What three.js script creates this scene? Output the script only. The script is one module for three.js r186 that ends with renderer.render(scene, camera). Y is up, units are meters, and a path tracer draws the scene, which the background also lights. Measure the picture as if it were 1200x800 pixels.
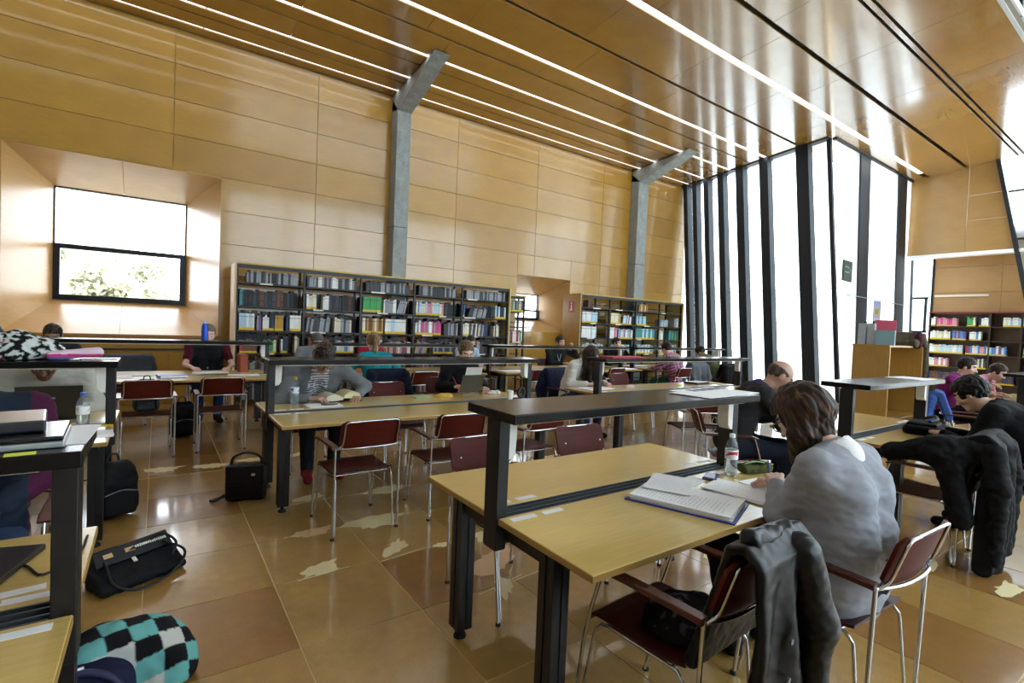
import * as THREE from 'three';
import { RoundedBoxGeometry } from 'three/addons/geometries/RoundedBoxGeometry.js';
import { mergeGeometries } from 'three/addons/utils/BufferGeometryUtils.js';
import { ImprovedNoise } from 'three/addons/math/ImprovedNoise.js';
import { RectAreaLightUniformsLib } from 'three/addons/lights/RectAreaLightUniformsLib.js';

// ---------------------------------------------------------------- camera, sky, exposure
const scene = new THREE.Scene();
const camera = new THREE.PerspectiveCamera(68.35, 1.5, 0.05, 200);
camera.position.set(0, 1.55, 0);
camera.rotation.set(-0.02903, -0.6152, 0.04152, 'YXZ');
scene.add(camera);
const renderer = new THREE.WebGLRenderer({ antialias: true });
renderer.toneMapping = THREE.LinearToneMapping;
renderer.toneMappingExposure = 1.55;
renderer.shadowMap.enabled = true;
RectAreaLightUniformsLib.init();
scene.background = new THREE.Color().setRGB(0.89, 0.965, 1.05);   // even overcast sky
scene.backgroundIntensity = 6.2;
const LAMP_POWER = 4, LAMP_GLOW = 1.3;

// ---------------------------------------------------------------- helpers
const V = (x, y, z) => new THREE.Vector3(x, y, z);
const { PI, sin, cos, abs, min, max, sqrt, hypot, floor, round, exp, atan2 } = Math;
const perlin = new ImprovedNoise();
const noise = (x, y, z) => perlin.noise(x + 91.3, y + 47.7, z + 13.1);
function rng(a) {
  return () => {
    a |= 0; a = (a + 0x6D2B79F5) | 0;
    let t = Math.imul(a ^ (a >>> 15), 1 | a);
    t = (t + Math.imul(t ^ (t >>> 7), 61 | t)) ^ t;
    return ((t ^ (t >>> 14)) >>> 0) / 4294967296;
  };
}
const clamp = (x, a, b) => min(b, max(a, x));
const lerp = (a, b, t) => a + (b - a) * t;
const smooth = (a, b, x) => { const t = clamp((x - a) / (b - a), 0, 1); return t * t * (3 - 2 * t); };
const used = new Map();
function numbered(n) {
  const k = used.get(n) ?? 0; used.set(n, k + 1);
  return k ? `${n}_${String(k).padStart(3, '0')}` : n;
}
function shade(o) { o.castShadow = true; o.receiveShadow = true; return o; }
function mesh(name, geo, mat, parent, x = 0, y = 0, z = 0) {
  const m = shade(new THREE.Mesh(Array.isArray(geo) ? join(geo) : geo, mat));
  m.name = name; m.position.set(x, y, z);
  parent?.add(m);
  return m;
}
function thing(name, label, category, x = 0, y = 0, z = 0, turn = 0, group) {
  const o = new THREE.Group(); o.name = numbered(name); scene.add(o);
  o.position.set(x, y, z); o.rotation.y = turn; o.userData = { label, category };
  if (group) o.userData.group = group;
  return o;
}
function single(name, geo, mat, label, category, x = 0, y = 0, z = 0, turn = 0, group) {
  const m = mesh(numbered(name), geo, mat, scene, x, y, z); m.rotation.y = turn;
  m.userData = { label, category }; if (group) m.userData.group = group;
  return m;
}
function structure(name, x = 0, y = 0, z = 0) {
  const o = new THREE.Group(); o.name = name; o.userData = { kind: 'structure' }; o.position.set(x, y, z); scene.add(o); return o;
}
function copyOf(src, x, y, z, turn, label) {
  const r = src.clone(); r.name = numbered(src.name.replace(/_\d{3}$/, '')); r.userData = { ...src.userData };
  r.position.set(x, y, z); r.rotation.set(0, turn, 0); if (label) r.userData.label = label; scene.add(r); return r;
}
function clean(g) {
  const o = new THREE.BufferGeometry(), s = g.index ? g.toNonIndexed() : g;
  o.setAttribute('position', s.attributes.position);
  if (!s.attributes.normal) s.computeVertexNormals();
  o.setAttribute('normal', s.attributes.normal);
  o.setAttribute('uv', s.attributes.uv ?? new THREE.BufferAttribute(new Float32Array(s.attributes.position.count * 2), 2));
  return o;
}
const join = (list) => mergeGeometries(list.map(clean));
// texture coordinates in metres, from the side each face points to (grain along the longer way of the face unless turned)
function metric(g, turned = false) {
  const s = g.index ? g.toNonIndexed() : g, p = s.attributes.position, n = s.attributes.normal, uv = new Float32Array(p.count * 2);
  for (let i = 0; i < p.count; i++) {
    const ax = abs(n.getX(i)), ay = abs(n.getY(i)), az = abs(n.getZ(i));
    let u, v;
    if (ay >= ax && ay >= az) { u = p.getX(i); v = p.getZ(i); } else if (ax >= az) { u = p.getZ(i); v = p.getY(i); } else { u = p.getX(i); v = p.getY(i); }
    uv[2 * i] = turned ? v : u; uv[2 * i + 1] = turned ? u : v;
  }
  s.setAttribute('uv', new THREE.BufferAttribute(uv, 2));
  return s;
}
function box(w, h, d, x = 0, y = 0, z = 0) { const g = new THREE.BoxGeometry(w, h, d); g.translate(x, y, z); return g; }
function rbox(w, h, d, r, x = 0, y = 0, z = 0, seg = 2) { const g = new RoundedBoxGeometry(w, h, d, seg, r); g.translate(x, y, z); return g; }
// a box with chamfered edges, 44 triangles
function cbox(w, h, d, c, x = 0, y = 0, z = 0) {
  const g = rbox(w, h, d, min(c, w * 0.49, h * 0.49, d * 0.49), x, y, z, 1); return g;
}
function cyl(r0, r1, h, x = 0, y = 0, z = 0, seg = 16) { const g = new THREE.CylinderGeometry(r0, r1, h, seg); g.translate(x, y, z); return g; }
function tube(pts, r, seg = 24, rad = 8, closed = false) {
  return new THREE.TubeGeometry(new THREE.CatmullRomCurve3(pts.map((p) => p.isVector3 ? p : V(...p)), closed, 'centripetal'), seg, r, rad, closed);
}
// straight runs with rounded corners
function bent(pts, r, round_ = 0.03, rad = 8) {
  const P = pts.map((p) => V(...p)), path = new THREE.CurvePath(); let at = P[0];
  for (let i = 1; i < P.length - 1; i++) {
    const a = P[i].clone().add(P[i - 1].clone().sub(P[i]).setLength(min(round_, P[i].distanceTo(P[i - 1]) / 2)));
    const b = P[i].clone().add(P[i + 1].clone().sub(P[i]).setLength(min(round_, P[i].distanceTo(P[i + 1]) / 2)));
    path.add(new THREE.LineCurve3(at, a)); path.add(new THREE.QuadraticBezierCurve3(a, P[i], b)); at = b;
  }
  path.add(new THREE.LineCurve3(at, P.at(-1)));
  return new THREE.TubeGeometry(path, max(6, pts.length * 7), r, rad, false);
}
function extrude(pts, depth, bevel = 0) {   // outline in x/y, depth along z, centred on z = 0
  const s = new THREE.Shape(pts.map(([x, y]) => new THREE.Vector2(x, y)));
  const g = new THREE.ExtrudeGeometry(s, { depth: depth - 2 * bevel, bevelEnabled: bevel > 0, bevelThickness: bevel, bevelSize: bevel, bevelOffset: -bevel, bevelSegments: 2, curveSegments: 8 });
  g.translate(0, 0, -depth / 2 + bevel); return g;
}
// a solid slab from a quad (four corners, counter-clockwise seen from its front) pushed back by t
function slab(a, b, c, d, t) {
  const n = V().subVectors(b, a).cross(V().subVectors(d, a)).normalize().multiplyScalar(-t);
  const f = [a, b, c, d], k = f.map((p) => p.clone().add(n)), q = [];
  const quad = (i, j, m, o) => q.push(i, j, m, i, m, o);
  quad(...f); quad(k[1], k[0], k[3], k[2]);
  for (let i = 0; i < 4; i++) quad(f[(i + 1) % 4], f[i], k[i], k[(i + 1) % 4]);
  const g = new THREE.BufferGeometry(); g.setAttribute('position', new THREE.Float32BufferAttribute(q.flatMap((p) => p.toArray()), 3)); g.computeVertexNormals();
  return g;
}
function quad(a, b, c, d) {
  const g = new THREE.BufferGeometry(); g.setAttribute('position', new THREE.Float32BufferAttribute([a, b, c, a, c, d].flatMap((p) => p.toArray()), 3)); g.computeVertexNormals();
  g.setAttribute('uv', new THREE.Float32BufferAttribute([0, 0, 1, 0, 1, 1, 0, 0, 1, 1, 0, 1], 2));
  return g;
}

// ---------------------------------------------------------------- textures
function dataTexture(n, fn, srgb = true, m = n) {
  const d = new Uint8Array(n * m * 4);
  for (let y = 0; y < m; y++) for (let x = 0; x < n; x++) {
    const c = fn(x / n, y / m), i = (y * n + x) * 4;
    d[i] = clamp(c[0], 0, 255); d[i + 1] = clamp(c[1], 0, 255); d[i + 2] = clamp(c[2], 0, 255); d[i + 3] = 255;
  }
  const t = new THREE.DataTexture(d, n, m); t.wrapS = t.wrapT = THREE.RepeatWrapping; t.magFilter = THREE.LinearFilter; t.minFilter = THREE.LinearMipmapLinearFilter; t.generateMipmaps = true;
  if (srgb) t.colorSpace = THREE.SRGBColorSpace; t.needsUpdate = true; return t;
}
// noise that repeats over the unit square
function tiled(u, v, fx, fy, z = 0) {
  const a = noise(u * fx, v * fy, z), b = noise((u - 1) * fx, v * fy, z), c = noise(u * fx, (v - 1) * fy, z), d = noise((u - 1) * fx, (v - 1) * fy, z);
  return lerp(lerp(a, b, u), lerp(c, d, u), v);
}
const grain = dataTexture(512, (u, v) => {   // fine veneer: streaks along u
  const k = 236 + 16 * tiled(u, v, 6, 90, 1) + 12 * tiled(u, v, 14, 220, 2) + 14 * tiled(u, v, 3, 5, 3) + 7 * tiled(u, v, 200, 220, 4);
  return [k, k - 1, k - 3];
});
grain.repeat.set(0.8, 0.8);
const mottled = dataTexture(320, (u, v) => {  // pressed fibre board: cloudy, with specks
  const k = 228 + 22 * tiled(u, v, 4, 4, 5) + 15 * tiled(u, v, 17, 17, 6) + 13 * tiled(u, v, 70, 70, 7) + 12 * tiled(u, v, 230, 230, 8);
  return [k, k - 1, k - 4];
});
const floorGloss = dataTexture(256, (u, v) => { const k = 88 + 14 * tiled(u, v, 5, 5, 9) + 10 * tiled(u, v, 24, 24, 10) + 6 * tiled(u, v, 100, 100, 11); return [k, k, k]; }, false);
const concreteMap = dataTexture(256, (u, v) => { const k = 205 + 30 * tiled(u, v, 4, 9, 12) + 22 * tiled(u, v, 20, 34, 13) + 16 * tiled(u, v, 90, 120, 14); return [k, k + 1, k + 1]; });
const weave = dataTexture(256, (u, v) => { const k = 128 + 50 * sin(u * 2 * PI * 64) * sin(v * 2 * PI * 64) + 60 * tiled(u, v, 60, 60, 15); return [k, k, k]; }, false);
const orange = dataTexture(256, (u, v) => { const k = 128 + 70 * tiled(u, v, 12, 12, 16) + 30 * tiled(u, v, 50, 50, 17); return [k, k, k]; }, false);
const writing = dataTexture(256, (u, v) => {   // lines of handwriting too small to read
  const row = v * 26, f = row - floor(row), on = f > 0.4 && f < 0.6 && u > 0.1 && u < 0.62 + 0.3 * abs(noise(floor(row) * 3.7, 2, 2)) && noise(u * 120, floor(row) * 9, 4) > -0.06 && v > 0.06 && v < 0.95;
  return on ? [186, 190, 216] : [250, 250, 252];
});

// ---------------------------------------------------------------- materials
const mats = new Map();
function M(color, rough = 0.6, extra = {}) {
  const key = color + '|' + rough + '|' + JSON.stringify(extra, (k, v) => v?.isTexture ? v.uuid : v);
  if (!mats.has(key)) mats.set(key, new THREE.MeshPhysicalMaterial({ color, roughness: rough, ...extra }));
  return mats.get(key);
}
const woodTones = ['#b78a32', '#b3862f', '#bb8e36', '#af822d', '#b88c34'];
const wallWood = woodTones.map((c) => M(c, 0.3, { map: grain, ior: 1.5, clearcoat: 0.8, clearcoatRoughness: 0.09 }));
const ceilWood = ['#ab7f39', '#a67a36', '#b0843e'].map((c) => M(c, 0.2, { map: grain, ior: 2.0, clearcoat: 1, clearcoatRoughness: 0.1 }));
const revealWood = M('#cfa468', 0.3, { map: grain, clearcoat: 0.5, clearcoatRoughness: 0.2 });
const floorTones = ['#c49c57', '#c09752', '#c9a260', '#ba9049', '#c69f5d', '#a97a3c'];
const floorMats = floorTones.map((c) => M(c, 1.0, { map: mottled, roughnessMap: floorGloss, clearcoat: 1, clearcoatRoughness: 0.1 }));
const jointFill = M('#d8bf87', 0.5);
const patchCream = M('#e3d5a6', 0.55), patchPink = M('#d9b58e', 0.5);
const desk = M('#e8c775', 0.3, { map: grain, clearcoat: 0.8, clearcoatRoughness: 0.16 });
const deskEdge = M('#b08a48', 0.5, { map: grain });
const blackSteel = M('#17171a', 0.42, { metalness: 0.15 });
const shelfBlack = M('#141213', 0.24, { specularIntensity: 0.45 });
const trayGrey = M('#4a5158', 0.4, { metalness: 0.5 });
const rubber = M('#0d0d0e', 0.7);
const chrome = M('#c9ccd1', 0.16, { metalness: 1 });
const chairWood = M('#421a14', 0.4, { map: grain, specularIntensity: 0.6 });
const chairBackWood = M('#561b11', 0.5, { map: grain, specularIntensity: 0.3 });
const armWood = M('#54211a', 0.35, { clearcoat: 0.5, clearcoatRoughness: 0.2, map: grain });
const whitePlastic = M('#dcdad2', 0.45);
const paper = M('#f2f2f4', 0.8), paperWritten = M('#ffffff', 0.8, { map: writing });
const concrete = M('#b2b8b5', 0.75, { map: concreteMap });
const shelfSteel = M('#14161b', 0.45, { metalness: 0.2 });
const caseWood = M('#b58b42', 0.4, { map: grain, clearcoat: 0.3, clearcoatRoughness: 0.25 });
const caseEdge = M('#d9c27c', 0.5, { map: grain });
const mullionDark = M('#1a212b', 0.5, { metalness: 0.2 });
const frameDark = M('#15181c', 0.4, { metalness: 0.3 });
const frosted = new THREE.MeshPhysicalMaterial({ color: '#e2edf2', roughness: 0.93, transmission: 1, thickness: 0, ior: 1.45 });
const clearPane = new THREE.MeshPhysicalMaterial({ color: '#ffffff', roughness: 0.02, transmission: 1, thickness: 0, ior: 1.5 });
const bottleGlass = new THREE.MeshPhysicalMaterial({ color: '#f2f8fb', roughness: 0.08, transmission: 0.92, thickness: 0, ior: 1.3 });
const water = new THREE.MeshPhysicalMaterial({ color: '#f4fbfd', roughness: 0.02, transmission: 1, thickness: 0.05, ior: 1.33 });
// ================================================================ THE SETTING
const WALL = -10.3, SLOPE = 0.09, TH = Math.atan(SLOPE), CEIL0 = 6.28;
const ceilY = (z) => CEIL0 + SLOPE * (z - WALL);
const rand = rng(20240611);

// ---- floor: pressed-board panels with pale filled joints
{
  const f = structure('floor');
  mesh('floor_bed', box(29.4, 0.3, 17, 7.5, -0.1535, -2.2), jointFill, f);
  const PX = 0.62, PZ = 0.655, tile = metric(cbox(PX - 0.006, 0.03, PZ - 0.006, 0.0012));
  camera.updateMatrixWorld(); camera.updateProjectionMatrix();
  const inv = camera.matrixWorldInverse.copy(camera.matrixWorld).invert(), all = [];
  for (let i = -14; i < 34; i++) for (let j = -14; j < 13; j++) {
    const x = 1.2 + PX * (i + 0.5), z = -2.44 + PZ * (j + 0.5);
    if (x < -7.1 || x > 21.4 || z < -10.5 || z > 6.2 || (x > 14.1 && z < -6.6)) continue;
    const p = V(x, 0, z).applyMatrix4(inv), d = -p.z; let area = 0;
    if (d > 0.3) { const sx = p.x / d * 589, sy = -p.y / d * 589; if (abs(sx) < 720 && abs(sy) < 520) area = 1 / (d * d * d); }
    all.push({ x, z, area, tone: floor(rand() * 6), turn: floor(rand() * 2) });
  }
  all.sort((a, b) => b.area - a.area);
  const tiles = all.slice(0, 300), rest = all.slice(300);
  const shift = [0, 1, 2, 3].map((k) => { const g = tile.clone(), uv = g.attributes.uv; for (let i = 0; i < uv.count; i++) uv.setXY(i, uv.getX(i) + k * 0.27, uv.getY(i) + k * 0.61); return g; });
  tiles.forEach((t) => { const m = mesh('floor_panel', shift[floor(rand() * 4)], floorMats[t.tone], f, t.x, -0.015, t.z); m.rotation.y = t.turn * PI; });
  const parts = rest.map((t) => tile.clone().translate(t.x, -0.015, t.z));
  const far = mesh('floor_panels', join(parts), floorMats[0], f); far.userData.kind = 'stuff';
  // cream filler where the board has chipped along its joints: [x, z, length, width, turn, pink]
  const chips = [[0.93, -3.75, 0.3, 0.2, 0.2, 1], [0.86, -3.16, 0.26, 0.2, 0.5, 0], [1.37, -3.22, 0.28, 0.16, 0.9, 0], [1.42, -3.72, 0.46, 0.34, 0.1, 0], [1.66, -3.1, 0.12, 0.1, 0, 0], [1.86, -2.72, 0.5, 0.3, 0.6, 1],
    [1.72, -2.42, 0.3, 0.14, 1.2, 0], [0.06, -5.98, 0.34, 0.26, 0.1, 0], [0.47, -5.92, 0.32, 0.24, 0, 0], [0.9, -6.0, 0.4, 0.22, 0.2, 0], [1.75, -4.4, 0.4, 0.26, 0.3, 0], [1.1, -4.5, 0.3, 0.2, 0.5, 0], [2.15, -3.05, 0.5, 0.34, 0.2, 0],
    [4.56, -1.18, 0.42, 0.22, 0.5, 0], [4.5, -0.72, 0.3, 0.16, 0.1, 0], [3.3, -1.95, 0.5, 0.3, 0.3, 0], [4.1, -3.9, 0.5, 0.3, 0.1, 0], [4.7, -4.4, 0.4, 0.3, 0.4, 0], [5.3, -4.1, 0.5, 0.2, 0.2, 0], [5.0, -1.6, 0.36, 0.2, 0.3, 1], [3.9, -4.6, 0.5, 0.24, 0.1, 0], [1.3, -6.0, 0.3, 0.16, 0.7, 0]];
  for (const [x, z, l, w, a, pink] of chips) {
    const r = rng(round(x * 911 + z * 377) + 5), pts = [];
    for (let k = 0; k < 26; k++) {
      const t = k / 26 * 2 * PI, q = 0.62 + 0.38 * r() * (abs(cos(t)) > 0.8 ? 1.25 : 0.9);
      pts.push([l / 2 * q * cos(t) * (1 + 0.25 * sin(3 * t)), w / 2 * q * sin(t) * (1 + 0.2 * cos(2 * t + 1))]);
    }
    const g = extrude(pts, 0.0016); g.rotateX(-PI / 2); g.rotateY(a);
    mesh('filler_patch', g, pink ? patchPink : patchCream, f, x, 0.0008, z);
    const s = box(l * 1.2, 0.0014, 0.007); s.rotateY(a * 0.15); mesh('filler_streak', s, patchCream, f, x, 0.0006, round((z + 2.44) / PZ) * PZ - 2.44);
  }
}

// ---- back wall: glossy wood panels around two splayed window niches
const niches = [
  { o: [-1.88, 0.88, 1.17, 3.94], w: [-1.42, 0.4, 1.71, 3.56], bar: 2.63, n: 1 },
  { o: [7.35, 9.13, 1.45, 2.87], w: [7.86, 8.82, 1.78, 2.46], bar: 2.05, n: 2 },
];
{
  const w = structure('wall_back');
  const xs = [-7.1, -4.46, -2.13, 0.17, 2.47, 4.11, 5.55, 7.88, 10.22, 12.1, 14.02], ys = [0, 0.48, 1.06, 1.64, 2.22, 2.81, 3.39, 3.965, 4.54, 5.125, 5.71, 6.26];
  const cut = (r, list) => {                     // rectangles left of r when the niches are taken out
    let out = [r];
    for (const { o } of list) out = out.flatMap(([a, b, c, d]) => {
      const [e, f, g, h] = o; if (b <= e || a >= f || d <= g || c >= h) return [[a, b, c, d]];
      const q = []; if (a < e) q.push([a, e, c, d]); if (b > f) q.push([f, b, c, d]);
      const l = max(a, e), m = min(b, f); if (c < g) q.push([l, m, c, g]); if (d > h) q.push([l, m, h, d]); return q;
    });
    return out.filter(([a, b, c, d]) => b - a > 0.02 && d - c > 0.02);
  };
  for (let i = 0; i + 1 < xs.length; i++) for (let j = 0; j + 1 < ys.length; j++)
    for (const [a, b, c, d] of cut([xs[i], xs[i + 1], ys[j], ys[j + 1]], niches))
      mesh('wall_panel', metric(cbox(b - a - 0.007, d - c - 0.007, 0.03, 0.002, (a + b) / 2, (c + d) / 2)), wallWood[floor(rand() * 5)], w, 0, 0, WALL - 0.015);
  for (const [a, b, c, d] of cut([-7.3, 14.2, -0.3, 7], niches)) mesh('wall_core', box(b - a, d - c, 0.2, (a + b) / 2, (c + d) / 2, WALL - 0.135), M('#a58a58', 0.9), w);
  for (const { o: [a, b, c, d], w: [e, f, g, h] } of niches) {
    const z0 = WALL, z1 = -11.3, P = (x, y, z) => V(x, y, z), m0 = (a + b) / 2, m1 = (e + f) / 2;
    const pieces = [[P(a, c, z0), P(e, g, z1), P(e, h, z1), P(a, d, z0)], [P(f, g, z1), P(b, c, z0), P(b, d, z0), P(f, h, z1)],
      [P(a, d, z0), P(e, h, z1), P(m1 - 0.002, h, z1), P(m0 - 0.003, d, z0)], [P(m0 + 0.003, d, z0), P(m1 + 0.002, h, z1), P(f, h, z1), P(b, d, z0)],
      [P(e, g, z1), P(a, c, z0), P(m0 - 0.003, c, z0), P(m1 - 0.002, g, z1)], [P(m1 + 0.002, g, z1), P(m0 + 0.003, c, z0), P(b, c, z0), P(f, g, z1)]];
    for (const q of pieces) mesh('niche_lining', metric(slab(...q, 0.04)), revealWood, w);
    for (const [y0, y1, s] of [[d, h, 1], [c, g, -1]]) { const v = [P(m0 - 0.1, y0 + s * 0.045, z0), P(m1 - 0.1, y1 + s * 0.045, z1), P(m1 + 0.1, y1 + s * 0.045, z1), P(m0 + 0.1, y0 + s * 0.045, z0)]; mesh('joint_backing', metric(s > 0 ? slab(...v, 0.02) : slab(v[1], v[0], v[3], v[2], 0.02)), revealWood, w); }
  }
}
for (const { w: [e, f, g, h], bar, n } of niches) {
  const o = structure('window_' + n, 0, 0, -11.3), cx = (e + f) / 2, t = 0.035, T = n === 1 ? 0.075 : 0.05;
  const rect = (a, b, c, d, k, dep, z) => [box(b - a, k, dep, (a + b) / 2, c + k / 2, z), box(b - a, k, dep, (a + b) / 2, d - k / 2, z), box(k, d - c - 2 * k, dep, a + k / 2, (c + d) / 2, z), box(k, d - c - 2 * k, dep, b - k / 2, (c + d) / 2, z)];
  mesh('window_frame', rect(e - 0.03, f + 0.03, g - 0.03, h + 0.03, t, 0.1, -0.02), frameDark, o);
  mesh('window_sash', rect(e, f, g, bar, T, 0.08, 0.02), frameDark, o);
  mesh('pane', quad(V(e, bar, -0.02), V(f, bar, -0.02), V(f, h, -0.02), V(e, h, -0.02)), clearPane, o);
  mesh('pane', quad(V(e + T, g + T, 0), V(f - T, g + T, 0), V(f - T, bar - T, 0), V(e + T, bar - T, 0)), clearPane, o);
}
// ---- wooden rail and dado ledge under the big window
{
  const t = structure('trim_1');
  mesh('sill_rail', metric(cbox(2.86, 0.045, 0.06, 0.004, -0.5, 1.15, WALL + 0.03)), M('#a87430', 0.4, { map: grain }), t);
  mesh('dado_rail', cbox(4.6, 0.03, 0.05, 0.003, -1.2, 0.93, WALL + 0.025), M('#2a1d10', 0.5), t);
}
// ---- concrete columns with their tapering brackets under the ceiling
for (const [x, w, label] of [[4.11, 0.31, 'grey concrete column with bracket behind the long bookshelf'], [11.56, 0.42, 'grey concrete column with bracket near the striped glass wall']]) {
  const o = thing('concrete_column', label, 'column', x, 0, WALL, 0, 'concrete columns on the panelled wall');
  const shaft = extrude([[0, 0], [-0.3, 0], [-0.3, 3.52], [0, 3.52]], w, 0.012); shaft.rotateY(PI / 2);
  const upper = extrude([[0, 3.535], [-0.3, 3.535], [-0.3, 5.93], [0, 6.2]], w, 0.012); upper.rotateY(PI / 2);
  mesh('shaft', metric(shaft, true), concrete, o); mesh('shaft', metric(upper, true), concrete, o);
  const arm = extrude([[0, 5.95], [-0.3, 5.9], [-1.3, 6.2], [-1.95, 6.43], [-1.95, 6.4], [-1.95, 6.43], [0, 6.26]].filter((p, i) => i !== 4 && i !== 5), w, 0.008); arm.rotateY(PI / 2);
  mesh('bracket', metric(arm), concrete, o);
}
// ---- ceiling: long glossy panels between light slots and dark slots, rising gently from the wall
const strips = [[0.25, 0.05, 1], [0.58, 0.035, 0], [0.82, 0.06, 1], [1.33, 0.035, 0], [1.66, 0.075, 1], [2.29, 0.05, 0], [2.74, 0.09, 1], [3.63, 0.065, 0], [4.76, 0.13, 1], [5.7, 0.09, 0], [6.78, 0.05, 0], [6.9, 0.05, 0]];
const END = 8.07;
const ceiling = structure('ceiling', 0, CEIL0, WALL); ceiling.rotation.x = -TH;
{
  const edges = [0]; for (const [s, w] of strips) edges.push(s - w / 2, s + w / 2); edges.push(END);
  const jx = [-7.1, -5.2, -2.9, -0.55, 1.78, 4.11, 6.45, 8.78, 11.1, 13.4, 15.75, 18.1, 19.6];
  for (let k = 0; k < edges.length; k += 2) {
    const a = edges[k], b = edges[k + 1], stop = (a + b) / 2 < 3.5 ? 14.0 : 19.6, off = (k / 2) % 2 ? 0 : 0.5;
    for (let i = 0; i + 1 < jx.length; i++) {
      const x0 = i ? jx[i] - off : jx[i], x1 = min(stop, i + 2 < jx.length ? jx[i + 1] - off : jx[i + 1]); if (x1 - x0 < 0.1) continue;
      mesh('ceiling_panel', metric(cbox(x1 - x0 - 0.006, 0.03, b - a, 0.002, (x0 + x1) / 2, 0.015, (a + b) / 2)), ceilWood[floor(rand() * 3)], ceiling);
    }
  }
  mesh('ceiling_void', [box(21.3, 0.03, 3.65, 3.45, 0.55, 1.87), box(27, 0.03, 4.4, 6.25, 0.55, 5.87)], M('#8b8880', 0.9), ceiling);
  mesh('roof_slab', [box(21.3, 0.2, 3.65, 3.45, 0.67, 1.87), box(27, 0.2, 4.4, 6.25, 0.67, 5.87)], M('#8b8880', 0.9), ceiling);
  mesh('fascia', [box(0.06, 0.74, 4.42, 19.68, 0.37, 5.87), box(0.06, 0.74, 3.7, 14.1, 0.38, 1.86), box(27, 0.74, 0.06, 6.25, 0.38, END + 0.03), box(5.7, 0.74, 0.06, 16.9, 0.38, 3.67), box(21.3, 0.7, 0.05, 3.45, 0.4, -0.05)], M('#8b8880', 0.8), ceiling);
  mesh('slot_edge', [box(26.7, 0.05, 0.02, 6.25, 0.03, 6.84)], M('#8d9096', 0.3, { metalness: 0.9 }), ceiling);
}
// ---- fluorescent lamps in the light slots
{
  const diffuser = new THREE.MeshPhysicalMaterial({ color: '#f2f4f6', roughness: 0.5, emissive: '#ffffff', emissiveIntensity: LAMP_GLOW });
  const names = ['against the panelled wall', 'second from the panelled wall', 'third from the panelled wall', 'fourth from the panelled wall', 'in the broad slot farthest from the panelled wall'];
  let row = 0;
  for (const [s, w, lit] of strips) {
    if (!lit) continue;
    const z = WALL + s * cos(TH), y = CEIL0 + s * sin(TH), len = 2.31;
    const far = row === 4 ? 18.9 : 13.9; for (let x = -4.1; x < far - 0.3; x += 2.33) {
      const x1 = min(x + len, far), l = x1 - x, o = thing('slot_lamp', 'white fluorescent lamp in the ceiling slot ' + names[row], 'lamp', (x + x1) / 2, y, z, 0, 'slot lamps ' + names[row]);
      o.rotation.x = -TH;
      mesh('lamp_diffuser', cbox(l, 0.02, w - 0.012, 0.004, 0, 0.024, 0), diffuser, o);
      mesh('housing', box(l, 0.07, w - 0.016, 0, 0.07, 0), whitePlastic, o);
      const li = new THREE.RectAreaLight('#ffffff', LAMP_POWER, l, w); li.position.set(0, -0.004, 0); li.rotation.x = -PI / 2; li.castShadow = true; o.add(li);
    }
    row++;
  }
}
// ---- striped glass front: leaning dark fins between frosted panes
{
  const w = structure('wall_right', 14, 0, 0), LEAN = 0.085;
  const fins = [[-10.23, -10.09], [-9.91, -9.76], [-9.51, -9.35], [-9.04, -8.85], [-8.46, -8.23], [-7.76, -7.52], [-6.78, -6.47], [-6.09, -6.0]];
  const zt = (z, y) => z + (ceilY(z) - y) * LEAN, J = 2.86;
  let prev = -10.9;
  for (const [a, b] of fins) {
    const ya = ceilY(a) + 0.02, yb = ceilY(b) + 0.02, corner = b > -6.05;
    mesh('fin', slab(V(-0.06, 0, zt(b, 0)), V(-0.06, 0, zt(a, 0)), V(-0.06, ya, a), V(-0.06, yb, b), corner ? 0.1 : 0.26), mullionDark, w);
    for (const [y0, y1] of [[0.02, J - 0.006], [J + 0.006, 7]]) {
      const L = max(prev, -10.35), t0 = min(y1, ceilY(L) + 0.02), t1 = min(y1, ceilY(a) + 0.02), lo = (y) => max(zt(prev, y), -10.32);
      mesh('pane', quad(V(0, y0, zt(a, y0)), V(0, y0, lo(y0)), V(0, t0, lo(t0)), V(0, t1, zt(a, t1))), frosted, w);
    }
    prev = b;
  }
  mesh('pane_joint', slab(V(-0.01, J - 0.008, zt(-6, J)), V(-0.01, J - 0.008, -10.3), V(-0.01, J + 0.008, -10.3), V(-0.01, J + 0.008, zt(-6, J)), 0.03), M('#8fa0a8', 0.5), w);
  mesh('head_rail', slab(V(-0.08, ceilY(-6) - 0.03, -6), V(-0.08, ceilY(-10.3) - 0.03, -10.3), V(-0.08, ceilY(-10.3) + 0.03, -10.3), V(-0.08, ceilY(-6) + 0.03, -6), 0.2), mullionDark, w);
}
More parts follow.
